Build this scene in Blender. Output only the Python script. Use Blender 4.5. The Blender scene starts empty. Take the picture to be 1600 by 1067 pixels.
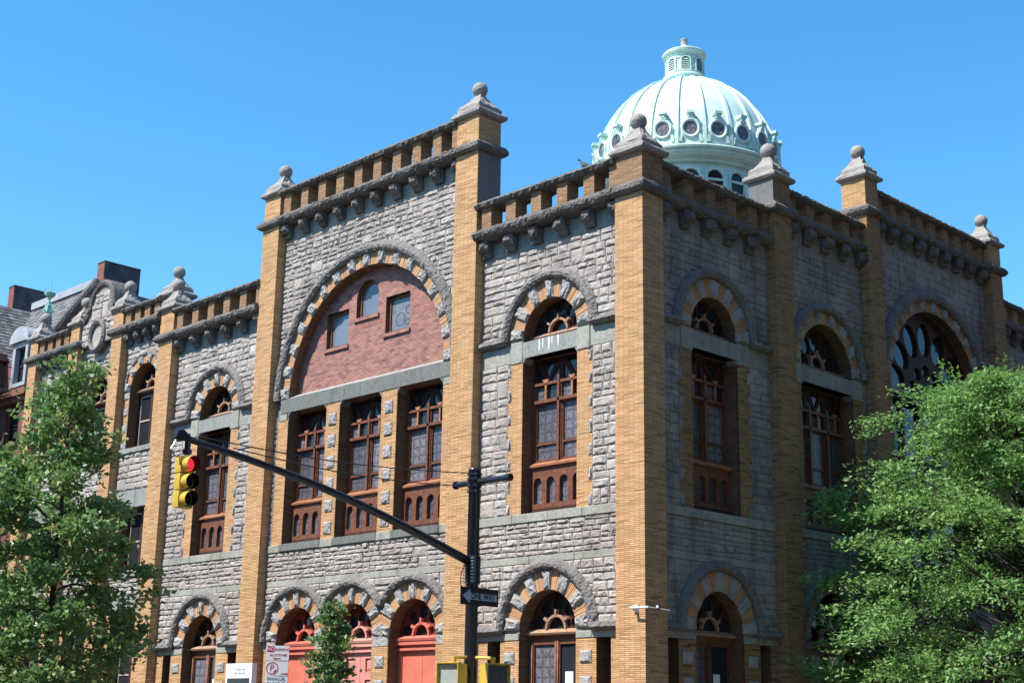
import bpy, math, random
import numpy as np
from mathutils import Vector, Matrix
R = math.radians
rng = random.Random(11)
scene = bpy.context.scene
col = scene.collection

# ------------------------------------------------------------------ camera
CAM = Vector((20.5732, -24.5101, 1.65)); YAW, PITCH, ROLL, FPX = 0.7921, 0.2611, 0.0169, 2259.77
_f = Vector((-math.sin(YAW)*math.cos(PITCH), math.cos(YAW)*math.cos(PITCH), math.sin(PITCH)))
_r = Vector((math.cos(YAW), math.sin(YAW), 0)); _u = _r.cross(_f)
_r2 = _r*math.cos(ROLL)+_u*math.sin(ROLL); _u2 = -_r*math.sin(ROLL)+_u*math.cos(ROLL)
cd = bpy.data.cameras.new('camera'); cd.sensor_width = 36; cd.lens = FPX/1600*36; cd.clip_end = 3000
cam = bpy.data.objects.new('camera', cd); col.objects.link(cam)
M3 = Matrix((_r2, _u2, -_f)).transposed(); cam.matrix_world = Matrix.Translation(CAM) @ M3.to_4x4()
scene.camera = cam

# ------------------------------------------------------------------ light
TOSUN = Vector((-.35, -1, 1.45)).normalized()
el = math.asin(TOSUN.z)
w = bpy.data.worlds.new('World'); scene.world = w; w.use_nodes = True
nt = w.node_tree; nt.nodes.clear()
out = nt.nodes.new('ShaderNodeOutputWorld'); bg = nt.nodes.new('ShaderNodeBackground')
sky = nt.nodes.new('ShaderNodeTexSky'); sky.sky_type = 'NISHITA'; sky.sun_disc = False
sky.sun_elevation = el; sky.sun_rotation = math.atan2(TOSUN.x, TOSUN.y)
sky.air_density = 1.0; sky.dust_density = 0.2; sky.ozone_density = 3.0; sky.altitude = 10
bg.inputs[1].default_value = 0.15
hs = nt.nodes.new('ShaderNodeHueSaturation'); hs.inputs['Saturation'].default_value = 1.30; hs.inputs['Hue'].default_value = .491
nt.links.new(sky.outputs[0], hs.inputs['Color']); nt.links.new(hs.outputs[0], bg.inputs[0]); nt.links.new(bg.outputs[0], out.inputs[0])
sd = bpy.data.lights.new('sun', 'SUN'); sd.energy = 5.0; sd.angle = R(.5); sd.color = (1, .955, .88)
so = bpy.data.objects.new('sun', sd); col.objects.link(so)
so.rotation_euler = TOSUN.to_track_quat('Z', 'Y').to_euler(); so.location = (0, -20, 60)
scene.view_settings.view_transform = 'Standard'; scene.view_settings.look = 'None'
scene.view_settings.exposure = 0.80; scene.view_settings.gamma = 1

# ------------------------------------------------------------------ materials
MATS = {}
class NT:
    def __init__(s, name):
        s.m = bpy.data.materials.new(name); s.m.use_nodes = True; s.t = s.m.node_tree; s.p = s.t.nodes['Principled BSDF']; MATS[name] = s.m
    def n(s, typ, **kw):
        x = s.t.nodes.new('ShaderNode'+typ)
        for k, v in kw.items(): setattr(x, k, v)
        return x
    def l(s, a, b): s.t.links.new(a, b)
    def math(s, op, a, b=None, c=None):
        x = s.n('Math', operation=op)
        for i, v in enumerate((a, b, c)):
            if v is None: continue
            if isinstance(v, (int, float)): x.inputs[i].default_value = v
            else: s.l(v, x.inputs[i])
        return x.outputs[0]
    def mix(s, f, a, b, mode='MIX'):
        x = s.n('Mix', data_type='RGBA', blend_type=mode)
        for i, v in ((0, f), (6, a), (7, b)):
            if isinstance(v, (int, float)): x.inputs[i].default_value = v
            elif isinstance(v, tuple): x.inputs[i].default_value = (*v, 1)
            else: s.l(v, x.inputs[i])
        return x.outputs[2]
    def ramp(s, f, *stops):
        x = s.n('ValToRGB'); e = x.color_ramp.elements
        while len(e) < len(stops): e.new(.5)
        for i, (p, c) in enumerate(stops):
            e[i].position = p; e[i].color = (c, c, c, 1) if isinstance(c, (int, float)) else (*c, 1)
        s.l(f, x.inputs[0]); return x.outputs[0]
    def noise(s, scale, detail=4, rough=.55, vec=None):
        x = s.n('TexNoise'); x.inputs['Scale'].default_value = scale; x.inputs['Detail'].default_value = detail; x.inputs['Roughness'].default_value = rough
        s.l(vec if vec is not None else s.pos(), x.inputs['Vector']); return x.outputs[0]
    def pos(s):
        if not hasattr(s, '_p'): s._p = s.n('NewGeometry')
        return s._p.outputs['Position']
    def xyz(s):
        if not hasattr(s, '_x'):
            s._x = s.n('SeparateXYZ'); s.l(s.pos(), s._x.inputs[0])
        return s._x.outputs
    def uv(s):                     # along any axis-aligned wall, height
        if not hasattr(s, '_uv'):
            x, y, z = s.xyz(); c = s.n('CombineXYZ'); s.l(s.math('ADD', x, y), c.inputs[0]); s.l(z, c.inputs[1]); s._uv = c.outputs[0]
        return s._uv
    def scalev(s, v, sc):
        m = s.n('Mapping'); m.inputs['Scale'].default_value = sc; s.l(v, m.inputs[0]); return m.outputs[0]
    def bump(s, h, strength, dist=.01):
        b = s.n('Bump'); b.inputs['Strength'].default_value = strength; b.inputs['Distance'].default_value = dist; s.l(h, b.inputs['Height'])
        s.l(b.outputs[0], s.p.inputs['Normal'])
    def rand(s):
        g = s.n('NewGeometry'); o = s.n('ObjectInfo')
        return s.math('FRACT', s.math('ADD', g.outputs['Random Per Island'], s.math('MULTIPLY', o.outputs['Random'], 7.31)))
    def set(s, color=None, rough=.8, metal=0, spec=.3):
        if color is not None:
            if isinstance(color, tuple): s.p.inputs['Base Color'].default_value = (*color, 1)
            else: s.l(color, s.p.inputs['Base Color'])
        if isinstance(rough, (int, float)): s.p.inputs['Roughness'].default_value = rough
        else: s.l(rough, s.p.inputs['Roughness'])
        s.p.inputs['Metallic'].default_value = metal; s.p.inputs['Specular IOR Level'].default_value = spec
        return s.m

def plain(name, c, rough=.6, metal=0, spec=.4, var=.25, scale=6, bump=.0):
    n = NT(name); f = n.noise(scale, 5)
    c2 = tuple(x*(1-var) for x in c); c1 = tuple(min(1, x*(1+var*.6)) for x in c)
    n.set(n.mix(n.ramp(f, (.3, 0.), (.7, 1.)), c2, c1), rough, metal, spec)
    if bump: n.bump(n.noise(scale*6, 4), bump, .01)
    return n.m

def brick(name, ca, cb, mortar, bw, bh, ms, dark=(.12, .08, .05), darkamt=.25, soot=.35, bumpd=.006):
    n = NT(name); b = n.n('TexBrick'); n.l(n.uv(), b.inputs['Vector'])
    b.offset = .5; b.inputs['Scale'].default_value = 1; b.inputs['Brick Width'].default_value = bw; b.inputs['Row Height'].default_value = bh
    b.inputs['Mortar Size'].default_value = ms; b.inputs['Mortar Smooth'].default_value = .2; b.inputs['Bias'].default_value = -.1
    b.inputs['Color1'].default_value = (*ca, 1); b.inputs['Color2'].default_value = (*cb, 1); b.inputs['Mortar'].default_value = (*mortar, 1)
    # single darker bricks
    v = n.n('TexWhiteNoise', noise_dimensions='2D')
    fx = n.n('SeparateXYZ'); n.l(n.uv(), fx.inputs[0])
    row = n.math('FLOOR', n.math('DIVIDE', fx.outputs[1], bh)); half = n.math('MULTIPLY', n.math('MODULO', row, 2.), .5)
    colm = n.math('FLOOR', n.math('ADD', n.math('DIVIDE', fx.outputs[0], bw), half))
    cc = n.n('CombineXYZ'); n.l(row, cc.inputs[0]); n.l(colm, cc.inputs[1]); n.l(cc.outputs[0], v.inputs['Vector'])
    dk = n.ramp(v.outputs[0], (.78, 0.), (.95, 1.))
    c = n.mix(n.math('MULTIPLY', dk, darkamt), b.outputs[0], dark)
    hv = n.ramp(n.noise(.9, 5, .65), (.35, 0.), (.65, 1.)); c = n.mix(n.math('MULTIPLY', hv, .45), c, n.mix(1., c, (1.06, .93, 1.12), 'MULTIPLY'))
    pv = n.n('TexWhiteNoise', noise_dimensions='2D'); c3 = n.n('CombineXYZ'); n.l(colm, c3.inputs[0]); n.l(row, c3.inputs[1]); n.l(c3.outputs[0], pv.inputs['Vector']); c = n.mix(.55, c, n.mix(1., c, n.mix(pv.outputs[0], (.72, .72, .72), (1.28, 1.26, 1.2)), 'MULTIPLY'))
    lg = n.ramp(n.noise(.55, 6, .6), (.35, 0.), (.75, 1.))
    st = n.ramp(n.noise(1.0, 5, .6, n.scalev(n.pos(), (1.6, 1.6, .22))), (.45, 0.), (.8, 1.))
    c = n.mix(n.math('MULTIPLY', n.math('ADD', n.math('MULTIPLY', lg, .5), n.math('MULTIPLY', st, .5)), soot), c, tuple(x*.45 for x in ca), 'MIX')
    n.set(c, .85, 0, .2)
    h = n.math('ADD', n.math('MULTIPLY', n.math('SUBTRACT', 1., b.outputs['Fac']), 1.), n.math('MULTIPLY', n.noise(60, 3), .25))
    n.bump(h, .8, bumpd); return n.m

def stone(name, c, var=.35, stain=.5, warm=(.42, .355, .315), isl=.5, bs=.9, fine=38, bd=.02, coarse=0, blotch=.0):
    n = NT(name); r = n.rand()
    lo = tuple(x*(1-var) for x in c); hi = tuple(min(.8, x*(1+var)) for x in c)
    a = n.mix(r, lo, hi); a = n.mix(isl, c, a)
    r2 = n.math('FRACT', n.math('MULTIPLY', r, 13.7)); a = n.mix(n.math('MULTIPLY', n.ramp(r2, (.6, 0.), (1., 1.)), .7), a, warm)
    f = n.noise(fine, 6, .65); a = n.mix(.55, a, n.mix(n.ramp(f, (.3, 0.), (.72, 1.)), tuple(x*.5 for x in c), tuple(min(.85, x*1.4) for x in c)))
    d = n.ramp(n.noise(3.2, 6, .65), (.52, 0.), (.72, 1.)); st = n.ramp(n.noise(1.3, 5, .6, n.scalev(n.pos(), (2, 2, .25))), (.5, 0.), (.78, 1.))
    dd = n.math('MULTIPLY', n.math('MAXIMUM', d, st), stain)
    a = n.mix(dd, a, tuple(x*.28 for x in c))
    if blotch: a = n.mix(n.math('MULTIPLY', n.ramp(n.noise(.75, 6, .62), (.42, 0.), (.68, 1.)), blotch), a, n.mix(1., a, (.58, .54, .52), 'MULTIPLY'))
    n.set(a, .92, 0, .15)
    h = n.math('ADD', n.noise(fine*.35, 6, .7), n.math('MULTIPLY', f, .4))
    if coarse:
        v = n.n('TexVoronoi'); v.inputs['Scale'].default_value = coarse; n.l(n.pos(), v.inputs[0])
        h = n.math('ADD', n.math('MULTIPLY', h, .6), n.math('MULTIPLY', v.outputs[0], .8))
    n.bump(h, bs, bd); return n.m

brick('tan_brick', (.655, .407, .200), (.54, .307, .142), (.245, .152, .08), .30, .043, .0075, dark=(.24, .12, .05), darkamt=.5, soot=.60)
brick('shaded_grimy_brick', (.46, .27, .125), (.35, .19, .085), (.15, .095, .05), .30, .043, .0075, dark=(.10, .06, .035), darkamt=.7, soot=.9)  # side street brick: real grime, plus a base darkened for the wall's shade
brick('red_brick', (.335, .145, .105), (.25, .095, .078), (.33, .235, .20), .215, .074, .011, dark=(.13, .07, .09), darkamt=.6, soot=.15, bumpd=.008)
brick('house_brick', (.27, .09, .064), (.20, .064, .05), (.18, .13, .115), .215, .074, .010, dark=(.12, .05, .05), darkamt=.5, soot=.35)
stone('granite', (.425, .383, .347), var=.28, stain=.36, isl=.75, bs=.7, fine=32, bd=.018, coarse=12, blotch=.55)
stone('shaded_sooty_granite', (.335, .315, .30), var=.28, stain=.85, isl=.7, bs=.7, fine=32, bd=.015, coarse=12, blotch=.7)  # soot streaks, with the side wall's shade also put into the base colour
stone('mortar', (.23, .215, .20), var=.1, stain=.3, isl=0)
stone('ring_stone', (.35, .335, .32), var=.25, stain=.5, bs=.9, bd=.03, coarse=11)
stone('hood_stone', (.205, .19, .18), var=.2, stain=.55, warm=(.20, .175, .16), bs=.9, bd=.04, fine=26, coarse=14)
stone('parapet_stone', (.175, .16, .15), blotch=.6, var=.15, stain=.6, isl=.3, warm=(.18, .165, .15), bs=.9, fine=26, bd=.045, coarse=15)
stone('ball_stone', (.31, .285, .265), var=.2, stain=.35, warm=(.27, .24, .21), isl=.3, bs=.7, fine=30, bd=.022, coarse=13)
stone('dressed_stone', (.345, .345, .30), blotch=.6, var=.16, stain=.55, warm=(.30, .285, .24), bs=.25, fine=18)
stone('dark_lintel', (.165, .17, .16), var=.15, stain=.5, warm=(.2, .19, .17), bs=.25, fine=14)
stone('lintel_stone', (.27, .28, .26), var=.12, stain=.5, bs=.25, fine=14)
stone('cement', (.17, .165, .165), var=.1, stain=.4, bs=.2)
plain('old_wood', (.165, .060, .030), .55, 0, .35, .4, 9, .3)
plain('sill_wood', (.36, .155, .08), .6, 0, .3, .3, 5, .25)
plain('wheel_wood', (.36, .215, .135), .6, 0, .3, .35, 9, .25)
plain('dark_wood', (.055, .024, .016), .65, 0, .2, .4, 9, .25)
plain('red_paint', (.60, .165, .115), .42, 0, .4, .16, 2.2, .1)
plain('pink_paint', (.60, .26, .215), .45, 0, .4, .16, 2.2, .1)
plain('shaded_red_paint', (.17, .034, .022), .5, 0, .4, .3, 4, .1)  # door red darkened to carry the shade on the fanlights
plain('slate', (.17, .165, .16), .7, 0, .3, .5, 3, .3)
plain('tarpaper', (.07, .075, .09), .8, 0, .2, .4, 2)
plain('brownstone', (.20, .085, .066), .85, 0, .2, .25, 2, .3)
plain('lead_sheet', (.33, .35, .37), .55, 0, .4, .25, 2)
plain('grey_paint', (.33, .35, .365), .6, 0, .3, .15, 3)
plain('black_iron', (.018, .018, .02), .5, 0, .4, .3, 10)
plain('pole_paint', (.016, .018, .024), .28, 0, .5, .2, 6)
plain('steel', (.45, .45, .46), .35, .9, .5, .15, 20)
plain('white_plastic', (.78, .78, .80), .4, 0, .4, .05, 5)
plain('dark_plastic', (.03, .03, .033), .35, 0, .4, .1, 5)
plain('signal_yellow', (.56, .38, .055), .4, 0, .4, .12, 7)
plain('signal_dark', (.012, .010, .008), .6, 0, .3, .2, 8)
plain('amber_lens', (.02, .009, .002), .25, 0, .5, .2, 40)
plain('green_lens', (.006, .02, .012), .25, 0, .5, .2, 40)
plain('ped_lens', (.33, .36, .32), .3, 0, .4, .12, 16)
plain('ped_lens_dark', (.06, .062, .058), .3, 0, .4, .2, 12)
plain('sign_white', (.76, .77, .78), .45, 0, .3, .06, 4)
plain('sign_black', (.022, .022, .024), .4, 0, .35, .2, 5)
plain('sign_grey', (.34, .41, .46), .4, 0, .4, .1, 6)
plain('sign_red', (.50, .025, .07), .45, 0, .3, .1, 6)
plain('sign_teal', (.06, .16, .18), .45, 0, .3, .1, 6)
plain('board_navy', (.03, .035, .05), .3, 0, .4, .2, 6)
plain('bark', (.075, .06, .05), .9, 0, .2, .4, 14, .6)
plain('feathers', (.07, .075, .085), .7, 0, .3, .4, 30)
plain('asphalt', (.042, .042, .043), .9, 0, .25, .25, 1.2, .3)
plain('concrete', (.11, .107, .10), .9, 0, .2, .15, 1.0, .2)
plain('kerb_stone', (.30, .30, .30), .85, 0, .2, .15, 2, .2)
plain('road_paint', (.72, .72, .70), .7, 0, .3, .15, 4)
plain('ground_soil', (.07, .07, .068), .95, 0, .1, .2, .2)
plain('roofing', (.10, .10, .10), .95, 0, .1, .2, 1)
# lit red lens of the signal
n = NT('red_lens'); v = n.n('TexVoronoi'); v.inputs['Scale'].default_value = 60; n.l(n.pos(), v.inputs[0])
n.set((.5, .01, .02), .3); n.p.inputs['Emission Color'].default_value = (1, .03, .06, 1)
n.l(n.ramp(v.outputs[0], (.25, 1.0), (.7, .25)), n.p.inputs['Emission Strength'])
# verdigris copper
def copper(name, a, b, k):
    n = NT(name); f = n.ramp(n.noise(1.1, 6, .6), (.3, 0.), (.7, 1.)); s = n.ramp(n.noise(1.0, 5, .6, n.scalev(n.pos(), (3, 3, .3))), (.5, 0.), (.8, 1.))
    c = n.mix(f, a, b); c = n.mix(n.math('MULTIPLY', s, k), c, tuple(x*.5 for x in a)); n.set(c, .55, 0, .35); n.bump(n.noise(9, 4), .12, .02); return n.m
copper('copper', (.42, .60, .525), (.66, .80, .735), .42)
copper('copper_dark', (.22, .45, .38), (.33, .58, .50), .35)
# glass: dark sheet that mirrors the street; leaded = old cast rosettes
n = NT('glass'); n.set(n.mix(n.noise(1.5, 3), (.012, .014, .018), (.03, .034, .042)), .08, 0, .4); n.bump(n.noise(2.5, 2), .06, .05)
n = NT('bright_glass'); n.set(n.mix(n.noise(1.2, 3), (.10, .12, .145), (.17, .19, .215)), .12, 0, .7); n.bump(n.noise(2.5, 2), .05, .05)
n = NT('murky_glass'); n.set(n.mix(n.noise(4, 5), (.08, .09, .10), (.24, .25, .27)), .2, 0, .5)
def leaded(name, lo, hi, lead, cell=.235):
    n = NT(name); s = n.n('SeparateXYZ'); n.l(n.uv(), s.inputs[0])
    fu = n.math('SUBTRACT', n.math('FRACT', n.math('DIVIDE', s.outputs[0], cell)), .5); fv = n.math('SUBTRACT', n.math('FRACT', n.math('DIVIDE', s.outputs[1], cell)), .5)
    au, av = n.math('ABSOLUTE', fu), n.math('ABSOLUTE', fv)
    edge = n.math('MAXIMUM', au, av); diag = n.math('ABSOLUTE', n.math('SUBTRACT', au, av))
    rad = n.math('SQRT', n.math('ADD', n.math('MULTIPLY', fu, fu), n.math('MULTIPLY', fv, fv)))
    ring = n.math('ABSOLUTE', n.math('SUBTRACT', rad, .40))
    le = n.math('MAXIMUM', n.ramp(edge, (.44, 0.), (.48, 1.)), n.math('MULTIPLY', n.ramp(ring, (.015, 1.), (.05, 0.)), .75))
    le = n.math('MAXIMUM', le, n.math('MULTIPLY', n.ramp(diag, (.01, 1.), (.05, 0.)), .55))
    q = n.n('TexWhiteNoise', noise_dimensions='3D'); c = n.n('CombineXYZ')
    n.l(n.math('FLOOR', n.math('DIVIDE', s.outputs[0], cell/2)), c.inputs[0]); n.l(n.math('FLOOR', n.math('DIVIDE', s.outputs[1], cell/2)), c.inputs[1]); n.l(n.math('GREATER_THAN', au, av), c.inputs[2]); n.l(c.outputs[0], q.inputs[0])
    g = n.mix(n.math('ADD', n.math('MULTIPLY', q.outputs[0], .6), n.math('MULTIPLY', n.noise(9, 4), .4)), lo, hi)
    oi = n.n('ObjectInfo'); g = n.mix(1., g, n.mix(oi.outputs['Random'], (.55, .55, .58), (1.25, 1.25, 1.2)), 'MULTIPLY')
    n.set(n.mix(le, g, lead), .3, 0, .3); n.bump(n.math('ADD', n.math('MULTIPLY', q.outputs[0], .6), n.math('MULTIPLY', edge, -1.0)), .25, .03); return n.m
leaded('leaded_glass', (.095, .09, .112), (.235, .228, .262), (.04, .035, .045))
leaded('dusty_glass', (.10, .11, .13), (.20, .21, .24), (.05, .05, .055), .3)
def leaf(name, a, b, tr, gloss):
    n = NT(name); r = n.rand(); c = n.mix(r, a, b); c = n.mix(n.ramp(n.noise(.9, 4, .6), (.4, 0.), (.65, .55)), c, n.mix(1., c, (1.35, 1.12, .75), 'MULTIPLY')); n.set(c, .42 if gloss else .55, 0, .45 if gloss else .3)
    t = n.n('BsdfTranslucent'); n.l(n.mix(.5, c, tr), t.inputs[0]); ms = n.n('MixShader'); ms.inputs[0].default_value = .32
    o = n.t.nodes['Material Output']; n.l(n.p.outputs[0], ms.inputs[1]); n.l(t.outputs[0], ms.inputs[2]); n.l(ms.outputs[0], o.inputs[0]); return n.m
leaf('oak_leaf', (.075, .165, .058), (.215, .34, .14), (.26, .44, .09), True)
leaf('locust_leaf', (.095, .215, .065), (.22, .385, .135), (.28, .48, .12), False)
leaf('young_leaf', (.075, .16, .055), (.16, .27, .10), (.18, .33, .06), True)

# ------------------------------------------------------------------ mesh helpers
def empty(name, loc=(0, 0, 0), label=None, cat=None, group=None, rz=0):
    o = bpy.data.objects.new(name, None); col.objects.link(o); o.location = loc; o.rotation_euler = (0, 0, rz); o.empty_display_size = .3
    return tag(o, label, cat, group)
def tag(o, label=None, cat=None, group=None, kind=None):
    if label: o['label'] = label
    if cat: o['category'] = cat
    if group: o['group'] = group
    if kind: o['kind'] = kind
    return o
TF = lambda s, d, z: (s, d, z)            # front street wall: s runs along x, d is depth into the building
TS = lambda s, d, z: (-d, s, z)           # side street wall: s runs along y
class MB:
    def __init__(s, T=TF): s.v = []; s.f = []; s.m = []; s.T = T
    def add(s, vs, fs, mi=0):
        b = len(s.v); s.v += [s.T(*p) for p in vs]; s.f += [tuple(i+b for i in f) for f in fs]; s.m += [mi]*len(fs); return s
    def box(s, a0, a1, b0, b1, c0, c1, mi=0, bev=0):
        vs = [(x, y, z) for z in (c0, c1) for y in (b0, b1) for x in (a0, a1)]
        return s.add(vs, [(0, 2, 3, 1), (4, 5, 7, 6), (0, 1, 5, 4), (2, 6, 7, 3), (0, 4, 6, 2), (1, 3, 7, 5)], mi)
    def loft(s, rings, closed=True, cap=True, mi=0):
        n = len(rings[0]); vs = [p for r in rings for p in r]; fs = []
        for i in range(len(rings)-1):
            for j in range(n if closed else n-1):
                k = (j+1) % n; fs.append((i*n+j, i*n+k, (i+1)*n+k, (i+1)*n+j))
        if cap and closed: fs += [tuple(range(n))[::-1], tuple((len(rings)-1)*n+j for j in range(n))]
        return s.add(vs, fs, mi)
    def tube(s, pts, r, k=8, mi=0, cap=True):
        pts = [Vector(p) for p in pts]; rs = r if isinstance(r, (list, tuple)) else [r]*len(pts); rings = []; u = None
        for i, p in enumerate(pts):
            t = (pts[min(i+1, len(pts)-1)]-pts[max(i-1, 0)]).normalized()
            if u is None: u = t.orthogonal().normalized()
            u = (u-t*u.dot(t)).normalized(); w = t.cross(u)
            rings.append([tuple(p+(u*math.cos(a)+w*math.sin(a))*rs[i]) for a in (2*math.pi*j/k for j in range(k))])
        return s.loft(rings, True, cap, mi)
    def lathe(s, prof, c=(0, 0), k=32, mi=0, a0=0, a1=2*math.pi, cap=True):
        rings = []; full = abs(a1-a0-2*math.pi) < 1e-6; m = k if full else k+1
        for r, z in prof: rings.append([(c[0]+r*math.cos(a0+(a1-a0)*j/k), c[1]+r*math.sin(a0+(a1-a0)*j/k), z) for j in range(m)])
        return s.loft(rings, full, cap and full, mi)
    def build(s, name, mats, parent=None, smooth=False, **tg):
        me = bpy.data.meshes.new(name); me.from_pydata(s.v, [], s.f)
        for m in (mats if isinstance(mats, (list, tuple)) else [mats]): me.materials.append(MATS[m])
        if any(s.m): me.polygons.foreach_set('material_index', s.m)
        if smooth: me.polygons.foreach_set('use_smooth', [True]*len(s.f))
        return obj(name, me, parent, **tg)
def obj(name, me, parent=None, **tg):
    o = bpy.data.objects.new(name, me); col.objects.link(o)
    if parent is not None: o.parent = parent
    return tag(o, **tg)
def fix_normals(me):
    import bmesh
    b = bmesh.new(); b.from_mesh(me); bmesh.ops.recalc_face_normals(b, faces=b.faces); b.to_mesh(me); b.free()
def arcpts(c, z, r, a0=0., a1=180., n=20):
    return [(c+r*math.cos(R(a0+(a1-a0)*i/n)), z+r*math.sin(R(a0+(a1-a0)*i/n))) for i in range(n+1)]
def rect(s0, s1, z0, z1): return [(s0, z0), (s1, z0), (s1, z1), (s0, z1)]
def archhole(c, hw, z0, zs, n=20): return [(c-hw, z0), (c+hw, z0)]+arcpts(c, zs, hw, 0, 180, n)
def circ(c, z, r, n=20, rz=None): return [(c+r*math.cos(2*math.pi*i/n), z+(rz or r)*math.sin(2*math.pi*i/n)) for i in range(n)]
def plate(name, loops, d0, d1, T, mats, parent, **tg):
    """flat slab between depths d0 and d1 with holes; mats = (faces, reveals)"""
    cu = bpy.data.curves.new('tmp', 'CURVE'); cu.dimensions = '2D'; cu.fill_mode = 'BOTH'; cu.extrude = abs(d1-d0)/2
    for lp in loops:
        sp = cu.splines.new('POLY'); sp.points.add(len(lp)-1)
        for p, (a, b) in zip(sp.points, lp): p.co = (a, b, 0, 1)
        sp.use_cyclic_u = True
    o = bpy.data.objects.new('tmp', cu); col.objects.link(o); dg = bpy.context.evaluated_depsgraph_get()
    me = bpy.data.meshes.new_from_object(o.evaluated_get(dg)); bpy.data.objects.remove(o); bpy.data.curves.remove(cu)
    me.name = name; mats = mats if isinstance(mats, tuple) else (mats, mats)
    me.materials.clear(); [me.materials.append(MATS[m]) for m in mats]
    for p in me.polygons: p.material_index = 0 if abs(p.normal.z) > .5 else 1; p.use_smooth = False
    dm = (d0+d1)/2
    for v in me.vertices: v.co = Vector(T(v.co.x, dm-v.co.z, v.co.y))
    fix_normals(me)
    return obj(name, me, parent, **tg)

# ------------------------------------------------------------------ rock faced masonry
STONES = []      # (score, poly, T, depth, bulge, wall)
def clip_half(poly, n, d):
    outp = []
    for i in range(len(poly)):
        a, b = poly[i], poly[(i+1) % len(poly)]; fa = n[0]*a[0]+n[1]*a[1]-d; fb = n[0]*b[0]+n[1]*b[1]-d
        if fa >= 0: outp.append(a)
        if fa*fb < 0: t = fa/(fa-fb); outp.append((a[0]+(b[0]-a[0])*t, a[1]+(b[1]-a[1])*t))
    return outp
def area(p): return .5*sum(p[i][0]*p[(i+1) % len(p)][1]-p[(i+1) % len(p)][0]*p[i][1] for i in range(len(p)))
def rock(mb, poly, d, bulge, rg, gap=.007):
    cx = sum(p[0] for p in poly)/len(poly); cz = sum(p[1] for p in poly)/len(poly)
    q = []
    for i in range(len(poly)):
        a, b = poly[i], poly[(i+1) % len(poly)]; L = math.hypot(b[0]-a[0], b[1]-a[1]); k = max(1, min(3, round(L/.2)))
        for j in range(k): q.append((a[0]+(b[0]-a[0])*j/k, a[1]+(b[1]-a[1])*j/k))
    n = len(q); hx = max(abs(p[0]-cx) for p in q); hz = max(abs(p[1]-cz) for p in q)
    def inset(p, g): return (cx+(p[0]-cx)*max(.05, 1-g/hx), cz+(p[1]-cz)*max(.05, 1-g/hz))
    r0 = [inset(p, gap) for p in q]
    vs = [(a, d+.03, b) for a, b in r0]
    vs += [(a, d-.012-.012*rg.random(), b) for a, b in r0]
    tilt = rg.uniform(-.5, .5); tz = rg.uniform(-.2, .7)
    def dep(a, b, k): return d-.02-bulge*k*(1+tilt*(a-cx)/hx*.6+tz*(b-cz)/hz*.5)
    for p in q:
        g = rg.uniform(.025, .075); a, b = inset(p, g); vs.append((a, dep(a, b, rg.uniform(.35, 1.0)), b))
    fs = []
    for rr in range(2):
        for j in range(n): k = (j+1) % n; fs.append((rr*n+j, rr*n+k, (rr+1)*n+k, (rr+1)*n+j))
    b3 = 3*n
    for p in q:
        g = rg.uniform(.35, .55); a, b = cx+(p[0]-cx)*(1-g), cz+(p[1]-cz)*(1-g); vs.append((a, dep(a, b, rg.uniform(.55, 1.25)), b))
    for j in range(n): k = (j+1) % n; fs.append((2*n+j, 2*n+k, b3+k, b3+j))
    n2 = n*2; n3 = n*3
    if hx > 1.7*hz:
        m0 = (cx-hx*.4, cz+rg.uniform(-.3, .3)*hz); m1 = (cx+hx*.4, cz+rg.uniform(-.3, .3)*hz)
        vs += [(m0[0], dep(*m0, rg.uniform(.6, 1.3)), m0[1]), (m1[0], dep(*m1, rg.uniform(.6, 1.3)), m1[1])]
        cen = lambda p: 4*n if p[0] < cx else 4*n+1
        for j in range(n):
            k = (j+1) % n; cj, ck = cen(q[j]), cen(q[k]); fs.append((n3+j, n3+k, ck))
            if cj != ck: fs.append((n3+j, ck, cj))
    else:
        vs.append((cx+rg.uniform(-.2, .2)*hx, dep(cx, cz, rg.uniform(.7, 1.3)), cz+rg.uniform(-.2, .2)*hz))
        for j in range(n): fs.append((n3+j, n3+(j+1) % n, 4*n))
    mb.add(vs, fs)
def masonry(T, s0, s1, z0, z1, wall, d=.32, circles=(), bulge=.034, H=(.34, .44)):
    """random-coursed rock faced ashlar filling a rectangle, cut along arches"""
    nrow = max(1, round((z1-z0)/rng.uniform(*H))); edges = [z0]
    ws = [rng.uniform(.85, 1.15) for _ in range(nrow)]; tot = sum(ws)
    for x in ws: edges.append(edges[-1]+(z1-z0)*x/tot)
    for a, b in zip(edges, edges[1:]):
        s = s0
        while s < s1-1e-6:
            wd = rng.uniform(.34, .85); wd = s1-s if s1-s-wd < .22 else wd
            if b-a < .24: cells = [(s, s+wd, a, b)]
            elif rng.random() < .24 and wd < .6: cells = [(s, s+wd, a, b)]
            else:
                m = a+(b-a)*rng.uniform(.36, .64); cells = []
                for (p, q) in ((a, m), (m, b)):
                    if wd > .5 and rng.random() < .7: k = s+wd*rng.uniform(.35, .65); cells += [(s, k, p, q), (k, s+wd, p, q)]
                    else: cells.append((s, s+wd, p, q))
            for c in cells:
                poly = rect(*c); ok = True
                for (cx, cz, r) in circles:
                    near = min(math.hypot(min(max(cx, c[0]), c[1])-cx, min(max(cz, c[2]), c[3])-cz), 9)
                    if near < r and c[3] > cz:
                        mx, mz = (c[0]+c[1])/2-cx, (c[2]+c[3])/2-cz; L = math.hypot(mx, mz); nn = (mx/L, mz/L)
                        poly = clip_half(poly, nn, nn[0]*cx+nn[1]*cz+r)
                        if len(poly) < 3: ok = False; break
                if ok and area(poly) > .008: STONES.append((poly, T, d, bulge*rng.uniform(.55, 1.3)*(.4 if T is TS else 1), wall))
            s += wd
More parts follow.
